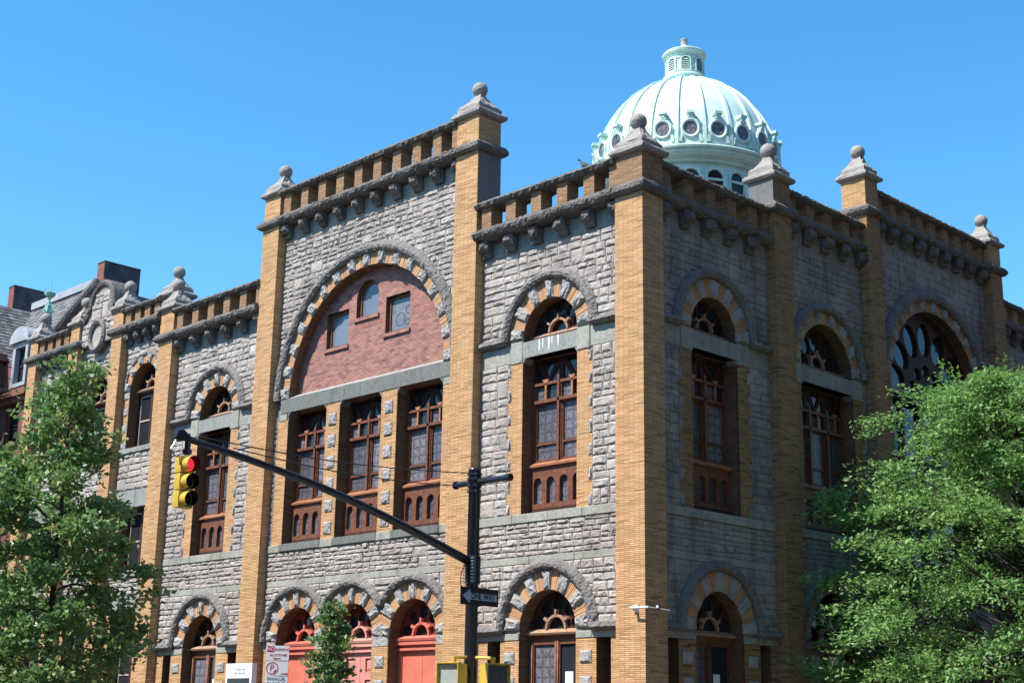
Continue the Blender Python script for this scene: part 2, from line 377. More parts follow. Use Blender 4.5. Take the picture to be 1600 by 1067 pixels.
def rough_course(name, T, s0, s1, prof, mat, parent, jit=.014, step=.085, smooth=False, **tg):
    mb = MB(T); n = max(2, int((s1-s0)/step)); rings = []
    for i in range(n+1):
        s = s0+(s1-s0)*i/n; rings.append([(s, d+rng.uniform(-jit, jit), z+rng.uniform(-jit, jit)) for d, z in prof])
    mb.loft(rings); o = mb.build(name, mat, parent, smooth, **tg); fix_normals(o.data); return o
def square_rings(mb, c, hx, hy, prof, jit=.012, sub=4):
    rings = []
    for off, z in prof:
        a, b = hx+off, hy+off; pts = []
        cs = [(-a, -b), (a, -b), (a, b), (-a, b)]
        for i in range(4):
            p, q = cs[i], cs[(i+1) % 4]
            for j in range(sub): t = j/sub; pts.append((c[0]+p[0]+(q[0]-p[0])*t+rng.uniform(-jit, jit), c[1]+p[1]+(q[1]-p[1])*t+rng.uniform(-jit, jit), z+rng.uniform(-jit, jit)))
        rings.append(pts)
    mb.loft(rings)
def ball(mb, c, r, k=16, j=.0):
    prof = [(max(.001, r*math.sin(math.pi*i/10)), c[2]-r*math.cos(math.pi*i/10)) for i in range(11)]
    mb.lathe(prof, (c[0], c[1]), k)
def hood(name, T, c, z, r, parent, rb=.15, a0=0, a1=180, proj=.22, legs=(0, 0)):
    """rock faced half-round hood mould, centre radius r"""
    mb = MB(T); rings = []; n = max(14, int(r*math.pi*(a1-a0)/180/.09))
    path = []
    if legs[0]: path.append((c+r*math.cos(R(a0)), z-legs[0], 1, 0))
    for i in range(n+1):
        a = R(a0+(a1-a0)*i/n); path.append((c+r*math.cos(a), z+r*math.sin(a), math.cos(a), math.sin(a)))
    if legs[1]: path.append((c+r*math.cos(R(a1)), z-legs[1], -1, 0))
    for (s, zz, nx, nz) in path:
        ring = []
        for k in range(7):
            off, dd = ((-rb, .34), (-rb, .34-proj*.75), (-rb*.55, .34-proj), (0, .34-proj*1.05), (rb*.5, .34-proj*.85), (rb, .34-proj*.45), (rb, .34))[k]
            j = rng.uniform(-.013, .013); ring.append((s+nx*(off+j), dd+rng.uniform(-.015, .015), zz+nz*(off+j)))
        rings.append(ring)
    mb.loft(rings); o = mb.build(name, 'hood_stone', parent); fix_normals(o.data); return o
def arch_ring(T, c, z, r1, r2, parent, n=13, a0=0, a1=180, first_stone=True):
    arch = MB(T)
    # a hidden mortar bed behind the voussoirs is the arch itself
    pts = arcpts(c, z, r2, a0, a1, 28); inn = arcpts(c, z, r1+.004, a0, a1, 28)
    for i in range(28):
        q = [pts[i], pts[i+1], inn[i+1], inn[i]]; arch.add([(s, .318, zz) for s, zz in q]+[(s, .35, zz) for s, zz in q], [(0, 1, 2, 3), (7, 6, 5, 4), (0, 4, 5, 1), (2, 6, 7, 3)])
    ao = arch.build('arch', 'mortar', parent); fix_normals(ao.data)
    for i in range(n):
        b0, b1 = a0+(a1-a0)*i/n, a0+(a1-a0)*(i+1)/n
        if (i % 2 == 0) == first_stone:
            poly = arcpts(c, z, r2+rng.uniform(-.01, .03), b1, b0, 3)+arcpts(c, z, r1-rng.uniform(-.005, .012), b0, b1, 3)
            poly = poly[::-1] if area(poly) < 0 else poly
            mb = MB(T); rock(mb, poly, .315, .07, rng, .006); mb.build('stone_voussoir', 'ring_stone', ao)
        else:
            k = max(3, round((b1-b0)*math.pi/180*(r1+r2)/2/.055)); mb = MB(T)
            for j in range(k):
                c0 = b0+(b1-b0)*(j+.07)/k; c1 = b0+(b1-b0)*(j+.93)/k; dd = .30+rng.uniform(-.006, .008)
                q = arcpts(c, z, r2-.01, c0, c1, 1)+arcpts(c, z, r1+.002, c1, c0, 1)
                mb.add([(s, dd, zz) for s, zz in q]+[(s, .35, zz) for s, zz in q], [(0, 1, 2, 3), (7, 6, 5, 4), (0, 4, 5, 1), (1, 5, 6, 2), (2, 6, 7, 3), (3, 7, 4, 0)], 0)
            o = mb.build('brick_voussoir', 'ring_brick', ao); fix_normals(o.data)
    return ao
n = NT('ring_brick'); n.set(n.mix(n.rand(), (.50, .30, .165), (.40, .215, .11)), .85, 0, .2); n.bump(n.noise(40, 4), .3, .01)

# ------------------------------------------------------------------ ground, road, pavement (structure)
def sheet(name, x0, x1, y0, y1, z, mat, **tg):
    mb = MB(); mb.add([(x0, y0, z), (x1, y0, z), (x1, y1, z), (x0, y1, z)], [(0, 1, 2, 3)]); return mb.build(name, mat, **tg)
sheet('ground', -900, 900, -900, 900, -.20, 'ground_soil', kind='structure')
sheet('avenue', -300, 300, -24.0, -8.0, -.15, 'asphalt', kind='structure')
mb = MB(); mb.box(5.8, 16.5, -8.0, 300, -.19, -.15); mb.box(5.8, 16.5, -300, -24.0, -.19, -.15); mb.build('side_street', 'asphalt', kind='structure')
mb = MB(); mb.box(-300, 5.65, -7.85, 300, -.18, 0.0); mb.build('pavement', 'concrete', kind='structure')
mb = MB(); mb.box(16.65, 300, -7.85, 300, -.18, 0.0); mb.box(-300, 5.65, -300, -24.15, -.18, 0.0); mb.box(16.65, 300, -300, -24.15, -.18, 0.0); mb.build('far_pavement', 'concrete', kind='structure')
mb = MB(); mb.box(-300, 5.80, -8.0, -7.85, -.18, .004); mb.box(5.65, 5.80, -7.85, 300, -.18, .004)
mb.box(-300, 5.80, -24.15, -24.0, -.18, .004); mb.box(5.65, 5.80, -300, -24.15, -.18, .004)
mb.box(16.5, 300, -8.0, -7.85, -.18, .004); mb.box(16.5, 16.65, -7.85, 300, -.18, .004); mb.box(16.5, 300, -24.15, -24.0, -.18, .004); mb.box(16.5, 16.65, -300, -24.15, -.18, .004)
mb.build('kerb', 'kerb_stone', kind='structure')
mb = MB()
for i in range(9): mb.box(6.3+i*1.25, 6.9+i*1.25, -7.2, -4.4, -.149, -.145)
for i in range(12): mb.box(.9, 3.7, -23.4+i*1.3, -22.8+i*1.3, -.149, -.145)
for i in range(40): mb.box(-6-i*6, -3-i*6, -16.1, -15.95, -.149, -.145)
mb.build('road_marking', 'road_paint', kind='structure')

# ------------------------------------------------------------------ the church
church = empty('church', (0, 0, 0), 'grey rock-faced stone and tan brick church with balustrades and a green copper dome', 'church')
DW = .66                                         # depth of window joinery
ZS1, ZSILL, ZLB, ZLT = 3.82, 6.67, 10.57, 10.98

def box_part(name, T, a, mat, parent, **tg):
    mb = MB(T); mb.box(*a); o = mb.build(name, mat, parent, **tg); return o
def band(T, s0, s1, z0, z1, d, parent, mat='dressed_stone', name='band_stone', L=1.5, back=.34):
    s = s0
    while s < s1-1e-4:
        wd = rng.uniform(.7, 1.3)*L; wd = s1-s if s1-s-wd < .45 else wd; dd = d+rng.uniform(-.004, .004)
        e = .004; mb = MB(T); b = .012
        mb.loft([[(s+e, back, z0+.002), (s+wd-e, back, z0+.002), (s+wd-e, back, z1-.002), (s+e, back, z1-.002)], [(s+e, dd+b, z0+.002), (s+wd-e, dd+b, z0+.002), (s+wd-e, dd+b, z1-.002), (s+e, dd+b, z1-.002)],
                 [(s+e+b, dd, z0+b), (s+wd-e-b, dd, z0+b), (s+wd-e-b, dd, z1-b), (s+e+b, dd, z1-b)]])
        o = mb.build(name, mat, parent); fix_normals(o.data); s += wd
def brick_strip(T, s0, s1, z0, z1, d, parent, side=0, name='brick_quoin'):
    """brick jamb; side = -1/+1 gives a toothed edge with small stones on that side"""
    mb = MB(T); mb.box(s0, s1, d, .34, z0, z1)
    if side:
        z = z0; i = 0
        while z < z1-.1:
            h = min(rng.uniform(.24, .34), z1-z)
            a, b = (s0-.12, s0) if side < 0 else (s1, s1+.12)
            if i % 2: mb.box(a, b, d+.001, .34, z, z+h)
            else: STONES.append((rect(a, b, z, z+h), T, .32, .045, parent))
            z += h; i += 1
    return mb.build(name, 'tan_brick' if T is TF else 'shaded_grimy_brick', parent)
def block_stone(T, s0, s1, z0, z1, parent, d=.30):
    mb = MB(T); rock(mb, rect(s0, s1, z0, z1), d, .03, rng, .004); return mb.build('quoin_block', 'ring_stone', parent)
def label_ledge(T, s0, s1, z0, z1, parent):
    return rough_course('label_ledge', T, s0, s1, [(.34, z0), (.20, z0+.02), (.12, z0+(z1-z0)*.4), (.15, z1-.03), (.24, z1), (.34, z1)], 'hood_stone', parent, .012)
def corbel(T, c, zt, parent):
    mb = MB(T); rings = []
    for d, hw, za, zb in ((.34, .155, .44, .0), (.20, .155, .42, .0), (.17, .15, .30, .0), (.10, .155, .29, .0), (.04, .15, .26, .02), (-.01, .10, .19, .06)):
        rings.append([(c+a*hw+rng.uniform(-.03, .03), d+rng.uniform(-.025, .025), zt-(za if b < 0 else zb)+rng.uniform(-.018, .012)*(b < 0)) for a, b in ((-1, -1), (0, -1.), (1, -1), (1, 1), (0, 1), (-1, 1))])
    mb.loft(rings); o = mb.build('corbel', 'parapet_stone', parent); fix_normals(o.data); return o
def parapet(T, s0, s1, zs, zc, wall, sp=.88, first=.36, half_end=True, corb=True, frieze=.5):
    k = .30; T0 = T
    if T0 is TS: T = lambda s, d, z: TS(s, d+.17, z)
    root = rough_course('parapet', T, s0, s1, [(.70, zs), (.35, zs-.005), (.02, zs), (-.09, zs+.03), (-.145, zs+.09), (-.165, zs+.16), (-.14, zs+.23), (-.08, zs+.28), (.02, zs+k), (.35, zs+k), (.70, zs+k)], 'parapet_stone', church, .018)
    rough_course('coping', T, s0, s1, [(.56, zc-.19), (.3, zc-.19), (.0, zc-.19), (-.08, zc-.17), (-.13, zc-.10), (-.09, zc-.03), (.02, zc+.01), (.25, zc+.01), (.52, zc), (.60, zc-.08)], 'parapet_stone', root, .016)
    s = s0+first
    while s < s1-.2:
        mb = MB(T); mb.box(s-.175, s+.175, .02+rng.uniform(-.006, .006), .43, zs+k-.02, zc-.18); mb.build('baluster', 'tan_brick_sooty', root); s += sp
    if half_end: mb = MB(T); mb.box(s1-.2, s1+.01, .02, .43, zs+k-.02, zc-.18); mb.build('baluster', 'tan_brick_sooty', root)
    if corb:
        s = s0+.22
        while s < s1-.05: corbel(T0, s, zs+.01, root); s += sp
    if frieze: band(T0, s0, s1, zs-frieze, zs, .305, wall, 'lintel_stone', 'frieze_slab', .8)
brick('tan_brick_sooty', (.40, .245, .13), (.28, .16, .085), (.14, .095, .06), .30, .043, .0075, dark=(.16, .10, .06), darkamt=.7, soot=.55)

def glass(T, loop, d, mat, parent, name='pane'): return plate(name, [loop], d, d+.012, T, mat, parent)
def upper_window(T, c, hw, wall, lights=2, z0=ZSILL, z1=ZLB, mats=('old_wood', 'sill_wood'), gl='leaded_glass'):
    wd, sl = mats; a, b = c-hw, c+hw
    zt, zr = 9.47, 9.92; L = 2*hw/lights; loops = [rect(a+.004, b-.004, 7.86, zr+.045)]; trac = [rect(a+.004, b-.004, zr+.03, z1-.004)]
    for i in range(lights):
        p, q = a+i*L, a+(i+1)*L; i0 = .11 if i == 0 else .075; i1 = .11 if i == lights-1 else .075
        loops.append(rect(p+i0, q-i1, 7.98, zt-.04))
        m = (p+i0+q-i1)/2
        loops.append(rect(p+i0, m-.035, zt+.05, zr-.04)); loops.append(rect(m+.035, q-i1, zt+.05, zr-.04))
        # tracery above the rail
        trac.append([(p+i0, zr+.07), (m-.05, zr+.07), (p+i0, z1-.20)]); trac.append([(m+.05, zr+.07), (q-i1, zr+.07), (q-i1, z1-.20)])
        trac.append([(m, zr+.15), (q-i1-.10, z1-.06), (p+i0+.10, z1-.06)])
    win = plate('window', loops, DW, DW+.09, T, wd, wall); plate('tracery', trac, DW+.07, DW+.12, T, 'dark_wood', win)  # dark wood gives the tracery the lintel's shadow
    # stepped casement mouldings
    for i in range(lights):
        p, q = a+i*L, a+(i+1)*L; i0 = .11 if i == 0 else .075; i1 = .11 if i == lights-1 else .075
        plate('sash', [rect(p+i0-.02, q-i1+.02, 7.96, zt-.02), rect(p+i0+.035, q-i1-.035, 8.02, 8.39), rect(p+i0+.035, q-i1-.035, 8.44, zt-.075)], DW+.03, DW+.10, T, wd, win)
        glass(T, rect(p+i0, q-i1, 7.98, zt-.04), DW+.075, gl, win)
        m = (p+i0+q-i1)/2
        glass(T, rect(p+i0, m-.03, zt+.04, zr-.03), DW+.06, gl, win); glass(T, rect(m+.03, q-i1, zt+.04, zr-.03), DW+.06, 'glass', win)
        # little forked bracket on each mullion of the top lights
        mb = MB(T); mb.box(m-.028, m+.028, DW-.03, DW+.002, zt+.03, zr+.02)
        mb.loft([[(m-.04, DW-.035, zr+.01), (m+.04, DW-.035, zr+.01), (m+.04, DW+.01, zr+.01), (m-.04, DW+.01, zr+.01)], [(m-.11, DW-.035, zr+.10), (m+.11, DW-.035, zr+.10), (m+.11, DW+.01, zr+.10), (m-.11, DW+.01, zr+.10)]]); mb.build('bracket', 'sill_wood', win)
        if i: mb = MB(T); mb.box(p-.035, p+.035, DW-.05, DW-.002, 7.94, zr+.16); mb.build('mullion', wd, win)
    mb = MB(T); mb.box(a+.01, b-.01, DW-.05, DW-.003, zt-.04, zt+.04); mb.box(a+.01, b-.01, DW-.03, DW-.003, zr-.035, zr+.035); mb.build('transom', wd, win)
    glass(T, rect(a+.02, b-.02, zr+.03, z1-.02), DW+.10, 'glass', win)
    mb = MB(T); mb.loft([[(a+.005, DW+.05, 7.80), (a+.005, DW-.13, 7.83), (a+.005, DW-.14, 7.88), (a+.005, DW+.0, 7.955), (a+.005, DW+.05, 7.955)], [(b-.005, DW+.05, 7.80), (b-.005, DW-.13, 7.83), (b-.005, DW-.14, 7.88), (b-.005, DW+.0, 7.955), (b-.005, DW+.05, 7.955)]])
    o = mb.build('sill', sl, win); fix_normals(o.data)
    na = 4 if lights == 2 else 6; pitch = (2*hw-.1)/na; loops = [rect(a+.006, b-.006, z0+.02, 7.825)]
    for i in range(na): loops.append(archhole(a+.05+pitch*(i+.5), .135, z0+.26, 7.44, 10))
    pan = plate('apron_panel', loops, DW-.06, DW+.05, T, (wd, 'old_wood'), win); glass(T, rect(a+.03, b-.03, z0+.2, 7.7), DW+.04, gl, win)
    mb = MB(T); mb.box(a+.006, b-.006, DW-.075, DW-.061, z0+.02, z0+.14); mb.build('skirting', 'dark_wood', win)
    return win
def fanlight(T, c, hw, zs, wall, wood='dark_wood', wheel='wheel_wood', sill='wheel_wood', holes=5, rr=.335, lift=.10, sz=.07):
    z = zs+lift; outer = [(c-hw+.004, z-lift-.02), (c+hw-.004, z-lift-.02)]+arcpts(c, zs, hw-.004, 0, 180, 24)
    loops = [outer]; rm = (rr+hw)/2+.03; ro = (hw-rr)*.30
    for i in range(holes):
        a = R(180*(i+.5)/holes); ca, sa = math.cos(a), math.sin(a); lp = []
        for t in range(16):
            u, v = math.cos(2*math.pi*t/16)*ro*1.18, math.sin(2*math.pi*t/16)*ro*.82
            lp.append((c+ca*(rm+u)-sa*v, z+sa*(rm+u)*.93+ca*v))
        loops.append(lp)
    loops.append(arcpts(c, z+.03, rr-.06, 0, 180, 12))
    fan = plate('fanlight', loops, DW+.02, DW+.09, T, wood, wall)
    glass(T, [(c-hw+.03, z-lift)]+[(c+hw-.03, z-lift)]+arcpts(c, zs, hw-.03, 0, 180, 16), DW+.07, 'glass', fan)
    mb = MB(T)      # half wheel with stub spokes
    po, pi_ = arcpts(c, z+.03, rr, 0, 180, 18), arcpts(c, z+.03, rr-.055, 0, 180, 18)
    for i in range(18):
        q = [po[i], po[i+1], pi_[i+1], pi_[i]]; mb.add([(s, DW-.075, zz) for s, zz in q]+[(s, DW+.03, zz) for s, zz in q], [(3, 2, 1, 0), (4, 5, 6, 7), (0, 1, 5, 4), (2, 3, 7, 6)])
    for a in (35, 90, 145):
        ca, sa = math.cos(R(a)), math.sin(R(a)); r0, r1 = rr-.03, rr+.115
        q = [(c+ca*r0-sa*.024, z+.03+sa*r0+ca*.024), (c+ca*r0+sa*.024, z+.03+sa*r0-ca*.024), (c+ca*r1+sa*.034, z+.03+sa*r1-ca*.034), (c+ca*r1-sa*.034, z+.03+sa*r1+ca*.034)]
        mb.add([(s, DW-.085, zz) for s, zz in q]+[(s, DW+.03, zz) for s, zz in q], [(0, 1, 2, 3), (7, 6, 5, 4), (0, 4, 5, 1), (1, 5, 6, 2), (2, 6, 7, 3), (3, 7, 4, 0)])
    o = mb.build('wheel', wheel, fan); fix_normals(o.data)
    mb = MB(T); mb.loft([[(s, DW+.05, z-.12), (s, DW-.12, z-.10), (s, DW-.14, z-.10+sz*.6), (s, DW-.02, z+.03), (s, DW+.05, z+.03)] for s in (c-hw+.006, c+hw-.006)])
    o = mb.build('fanlight_sill', sill, fan); fix_normals(o.data)
    return fan
def low_window(T, c, hw, wall, zt=3.80, z0=.9):
    a, b = c-hw, c+hw
    win = plate('window', [rect(a+.004, b-.004, z0, zt), rect(a+.16, c-.09, z0+.2, zt-.22), rect(c+.09, b-.16, z0+.2, zt-.22)], DW, DW+.09, T, 'old_wood', wall)
    mb = MB(T)
    for k, s in enumerate((a+.05, a+.11, c-.035, c+.035, b-.10)): mb.tube([(s, DW-.02, z0), (s, DW-.02, zt-.15)], .026, 6)
    mb.build('reeded_moulding', 'old_wood', win, True)
    glass(T, rect(a+.14, c-.08, z0+.18, zt-.2), DW+.05, 'leaded_glass', win); glass(T, rect(c+.08, b-.14, z0+.18, zt-.2), DW+.05, 'glass', win)
    mb = MB(T); mb.box(c+.22, c+.47, DW+.045, DW+.049, 2.35, 2.95); mb.build('pane_notice', 'sign_white', win)
def slit(T, s0, s1, z0, z1, wall):
    w_ = plate('slit_window', [rect(s0+.003, s1-.003, z0, z1-.003), rect(s0+.09, s1-.09, z0+.1, z1-.12)], DW-.1, DW-.02, T, 'dark_wood', wall)
    glass(T, rect(s0+.06, s1-.06, z0+.05, z1-.06), DW-.05, 'glass', w_)

def std_bay(T, s0, s1, c, zs, zc, hw=.92, hood_r=1.50, name='bay_wall', sp=.9, wheelwood='wheel_wood', upper_lights=2, ZA=11.07):
    ZL = 3.90
    holes = [archhole(c, hw, .4, ZL), rect(c-hw, c+hw, ZSILL, ZLB), archhole(c, hw, ZLT, ZA)]
    slits = hw < 1
    if slits: holes += [rect(c-1.99, c-1.55, .9, 3.69), rect(c+1.55, c+1.99, .9, 3.69)]
    wall = plate(name, [rect(s0, s1, 0, zs)]+holes, .32, .86, T, ('mortar', 'shaded_reveal_brick'), church)
    # rusticated stone fields
    ho = hood_r; ra = (c, ZA, ho); rl = (c, ZL, ho)
    masonry(T, s0, s1, 11.06, zs-.5, wall, circles=[ra])
    masonry(T, s0, c-hw-.50, ZSILL, 10.50, wall); masonry(T, c+hw+.50, s1, ZSILL, 10.50, wall)
    masonry(T, s0, s1, 5.64, 6.45, wall, H=(.26, .30)); masonry(T, s0, s1, 3.94, 5.46, wall, circles=[rl])
    # dressed courses
    band(T, s0, s1, 5.46, 5.64, .285, wall); band(T, s0, s1, 6.45, 6.67, .255, wall)
    band(T, s0, c-hw-.42, 10.50, 10.98, .30, wall, 'dressed_stone', 'impost_slab'); band(T, c+hw+.42, s1, 10.50, 10.98, .30, wall, 'dressed_stone', 'impost_slab')
    band(T, c-hw-.42, c-hw, 10.47, 11.03, .275, wall, 'dressed_stone', 'impost_block', back=.50); band(T, c+hw, c+hw+.42, 10.47, 11.03, .275, wall, 'dressed_stone', 'impost_block', back=.50)
    mb = MB(T); mb.box(c-hw+.002, c+hw-.002, .29, .62, ZLB, ZLT); mb.build('lintel', 'lintel_stone', wall)
    for sgn in (-1, 1):   # chamfered shoulders under the lintel
        e = c+sgn*(hw-.001); mb = MB(T); tri = [(e, ZLB), (e-sgn*.10, ZLB), (e, ZLB-.12)]; mb.loft([[(s, .30, z) for s, z in tri], [(s, .6, z) for s, z in tri]]); o = mb.build('shoulder', 'lintel_stone', wall); fix_normals(o.data)
    brick_strip(T, c-hw-.38, c-hw, ZSILL, 10.47, .30, wall, -1); brick_strip(T, c+hw, c+hw+.38, ZSILL, 10.47, .30, wall, 1)
    # lower jambs
    if slits:
        for (a, b) in ((s0, c-1.99), (c-1.55, c-hw), (c+hw, c+1.55), (c+1.99, s1)):
            brick_strip(T, a, b, 0, 3.66, .302, wall, 0, 'brick_jamb')
            if b-a > .5:
                for i in range(6): block_stone(T, (a+b)/2-.18, (a+b)/2+.18, 3.12-i*.57, 3.40-i*.57, wall, .298)
        for (a, b) in ((s0, c-hw), (c+hw, s1)): band(T, a, b, 3.67, 3.83, .285, wall, L=.7)
    else:
        for (a, b) in ((s0, c-hw), (c+hw, s1)): brick_strip(T, a, b, 0, 3.66, .302, wall, 0, 'brick_jamb'); band(T, a, b, 3.67, 3.83, .285, wall, L=.7)
    for z in (ZA, ZL):
        arch_ring(T, c, z, hw, hood_r-.10, wall, 13 if hw < 1 else 15)
        ra_ = math.degrees(math.asin(min(.3, .1)))
        hood('hood_mould', T, c, z, hood_r+.02, wall, .125, proj=.20)
        zl = z+.0
        if s1-(c+hood_r) > .2:
            label_ledge(T, c+hood_r-.05, s1, zl-.09, zl+.12, wall); label_ledge(T, s0, c-hood_r+.05, zl-.09, zl+.12, wall)
    upper_window(T, c, hw, wall, upper_lights); fanlight(T, c, hw, ZA, wall, 'dark_wood', wheelwood, wheelwood)
    low_window(T, c, hw, wall); fanlight(T, c, hw, ZL, wall, 'dark_wood', wheelwood, wheelwood, lift=.0)
    parapet(T, s0, s1, zs, zc, wall, sp)
    return wall
brick('shaded_reveal_brick', (.22, .12, .06), (.15, .075, .04), (.10, .066, .042), .30, .043, .007, dark=(.14, .08, .05), darkamt=.6, soot=.5)  # brick darkened so the sides of the openings carry their shade

std_bay(TF, -5.67, -.853, -3.25, 13.89, 14.96)
for x_, z0_, w__ in ((-3.62, 10.66, .05), (-3.50, 10.72, .04), (-3.30, 10.64, .06), (-3.18, 10.74, .03), (-2.98, 10.68, .045)):
    mb = MB(TF); mb.add([(x_, .2885, 10.975), (x_+w__, .2885, 10.975), (x_+w__*.8, .2885, z0_+.08), (x_+w__*.5, .2885, z0_), (x_+w__*.2, .2885, z0_+.05)], [(4, 3, 2, 1, 0)]); mb.build('bird_dropping', 'sign_white', church)
std_bay(TF, -20.28, -15.42, -17.85, 13.89, 14.96)
std_bay(TS, .76, 5.33, 3.06, 13.89, 14.95, sp=.88)
std_bay(TS, 6.10, 9.87, 7.985, 14.78, 15.72, hw=1.25, hood_r=1.70, sp=.86, upper_lights=3)

# ---- central entrance bay
def central():
    T = TF; s0, s1, c = -14.59, -6.54, -10.565; hwb = 3.43; zb = 10.97; zs, zc = 16.50, 17.64
    cols = (-13.02, -10.56, -8.05); hw = .925; ZL = 3.92; RD = 1.38
    holes = [[(c-hwb, 10.97), (c+hwb, 10.97)]+arcpts(c, zb, hwb, 0, 180, 48)]
    for k in cols: holes += [archhole(k, hw, .6, ZL), rect(k-hw, k+hw, ZSILL, ZLB)]
    wall = plate('entrance_wall', [rect(s0, s1, 0, zs)]+holes, .32, .86, T, ('mortar', 'shaded_reveal_brick'), church)
    RH = 3.95
    masonry(T, s0, s1, 11.06, 16.0, wall, circles=[(c, zb, RH)]); masonry(T, s0, s0+.14, ZSILL, 10.5, wall); masonry(T, s1-.14, s1, ZSILL, 10.5, wall)
    masonry(T, s0, s1, 5.64, 6.45, wall, H=(.26, .30)); masonry(T, s0, s1, 3.94, 5.46, wall, circles=[(k, ZL, 1.48) for k in cols])
    band(T, s0, s1, 5.46, 5.64, .285, wall); band(T, s0, s1, 6.45, 6.67, .25, wall)
    # lintel beam with shouldered openings
    x = c-hwb
    for a, b in ((c-hwb-.3, -12.55), (-12.55, -10.56), (-10.56, -8.4), (-8.4, c+hwb+.3)): mb = MB(T); mb.box(a+.003, b-.003, .27, .62, ZLB+.002, zb+.02); mb.build('lintel', 'dark_lintel', wall)
    for k in cols:
        for sgn in (-1, 1):
            e = k+sgn*(hw-.001); mb = MB(T); tri = [(e, ZLB), (e-sgn*.12, ZLB), (e, ZLB-.16)]; mb.loft([[(s, .28, z) for s, z in tri], [(s, .6, z) for s, z in tri]]); o = mb.build('shoulder', 'dark_lintel', wall); fix_normals(o.data)
    for sgn, e in ((-1, c-hwb), (1, c+hwb)): band(T, min(e, e+sgn*.36), max(e, e+sgn*.36), 10.35, 11.08, .285, wall, name='impost_block')
    # brick piers between the windows, with single stones let in
    for a, b in ((-12.095, -11.485), (-9.635, -8.975)):
        brick_strip(T, a, b, ZSILL, ZLB, .29, wall, 0, 'brick_mullion')
        for i in range(6): m = (a+b)/2; block_stone(T, m-.17, m+.17, 6.98+i*.62-.17, 6.98+i*.62+.17, wall, .286)
        brick_strip(T, a, b, 0, 3.66, .29, wall, 0, 'brick_mullion')
        for i in range(5): m = (a+b)/2; block_stone(T, m-.18, m+.18, 3.12-i*.60, 3.42-i*.60, wall, .286)
        band(T, a, b, 3.66, 3.95, .28, wall, 'ring_stone', 'impost_block')
    brick_strip(T, s0+.15, cols[0]-hw, ZSILL, 10.35, .30, wall, 0); brick_strip(T, cols[2]+hw, s1-.15, ZSILL, 10.35, .30, wall, 0)
    for a, b in ((s0, cols[0]-hw), (cols[2]+hw, s1)): brick_strip(T, a, b, 0, 3.66, .30, wall, 0, 'brick_jamb'); band(T, a, b, 3.66, 3.92, .285, wall, 'ring_stone', 'impost_block')
    arch_ring(T, c, zb, hwb, 3.82, wall, 33); hood('hood_mould', T, c, zb, RH, wall, .15, proj=.20)
    for k, (a0, a1) in zip(cols, ((34, 180), (34, 146), (0, 146))):
        arch_ring(T, k, ZL, hw, 1.38, wall, 13)
        hood('hood_mould', T, k, ZL, 1.49, wall, .12, a0=a0 if a0 else 0, a1=a1, proj=.20)
    # red brick infill of the great arch with three small windows
    tw = [rect(-12.72, -11.70, 12.33, 13.42), archhole(-10.86, .50, 13.02, 13.62, 14), rect(-10.02, -8.98, 12.33, 13.42)]
    ty = plate('tympanum', [[(c-hwb-.05, 10.9), (c+hwb+.05, 10.9)]+arcpts(c, zb, hwb+.05, 0, 180, 40)]+tw, .63, .86, T, ('red_brick', 'shaded_reveal_brick'), wall)
    for i, h in enumerate(tw):
        a, b = h[0][0], h[1][0]; z0 = h[0][1]; wn = None
        if i == 1: fr = [archhole((a+b)/2, .498, z0, 13.62, 14), archhole((a+b)/2, .41, z0+.09, 13.62, 14)]
        else: fr = [rect(a+.002, b-.002, z0, 13.418), rect(a+.09, b-.09, z0+.09, 13.33)]
        wn = plate('window_frame', fr, .75, .82, T, 'old_wood', wall); glass(T, fr[1], .79, 'murky_glass' if i == 2 else 'bright_glass', wn)
        mb = MB(T); mb.box(a-.06, b+.06, .57, .72, z0-.10, z0-.002); mb.build('brick_sill', 'red_brick', wn)
        if i == 2:   # round pattern left in the old pane
            for (cs, cz, rr) in ((-9.55, 12.72, .2), (-9.2, 12.95, .13), (-9.25, 12.6, .1)):
                mb = MB(T)
                po, pi_ = circ(cs, cz, rr, 18), circ(cs, cz, rr-.025, 18)
                for j in range(18): k = (j+1) % 18; mb.add([(po[j][0], .786, po[j][1]), (po[k][0], .786, po[k][1]), (pi_[k][0], .786, pi_[k][1]), (pi_[j][0], .786, pi_[j][1])], [(0, 1, 2, 3)])
                mb.build('pane_ring', 'tarpaper', wn)
    for z0, segs in ((12.36, ((-13.6, -12.8), (-11.62, -10.1), (-8.9, -7.5))),):
        for a, b in segs:      # soldier courses
            mb = MB(T); x = a
            while x < b: mb.box(x, x+.064, .626, .64, z0+.34, z0+.50); x += .077
            mb.build('soldier_course', 'soldier_brick', ty)
    # sloped weathering under the brick
    mb = MB(T); mb.loft([[(s, .62, 10.99), (s, .31, 10.99), (s, .31, 11.01), (s, .62, 11.18)] for s in (c-hwb+.01, c+hwb-.01)]); o = mb.build('weathering', 'lintel_stone', wall); fix_normals(o.data)
    for k in cols:
        upper_window(T, k, hw, wall); box_part('window_sill', T, (k-hw-.02, k+hw+.02, .228, .60, 6.47, 6.673), 'dark_lintel', wall)
    # doors
    for i, k in enumerate(cols):
        p = 'pink_paint' if i == 1 else 'red_paint'
        fanlight(T, k, hw, ZL, wall, 'shaded_red_paint', p, p, holes=5, lift=-.02, sz=.10)
        a, b = k-hw, k+hw
        dr = plate('door', [rect(a+.004, b-.004, .6, 3.80), rect(a+.13, b-.13, .62, 3.58)], DW, DW+.1, T, p, wall, label='pale pink panelled double door' if i == 1 else None)
        mb = MB(T); mb.box(a+.005, b-.005, DW-.10, DW-.002, 3.70, 3.80); mb.box(a+.005, b-.005, DW-.06, DW-.002, 3.56, 3.62); mb.build('door_cornice', p, dr)
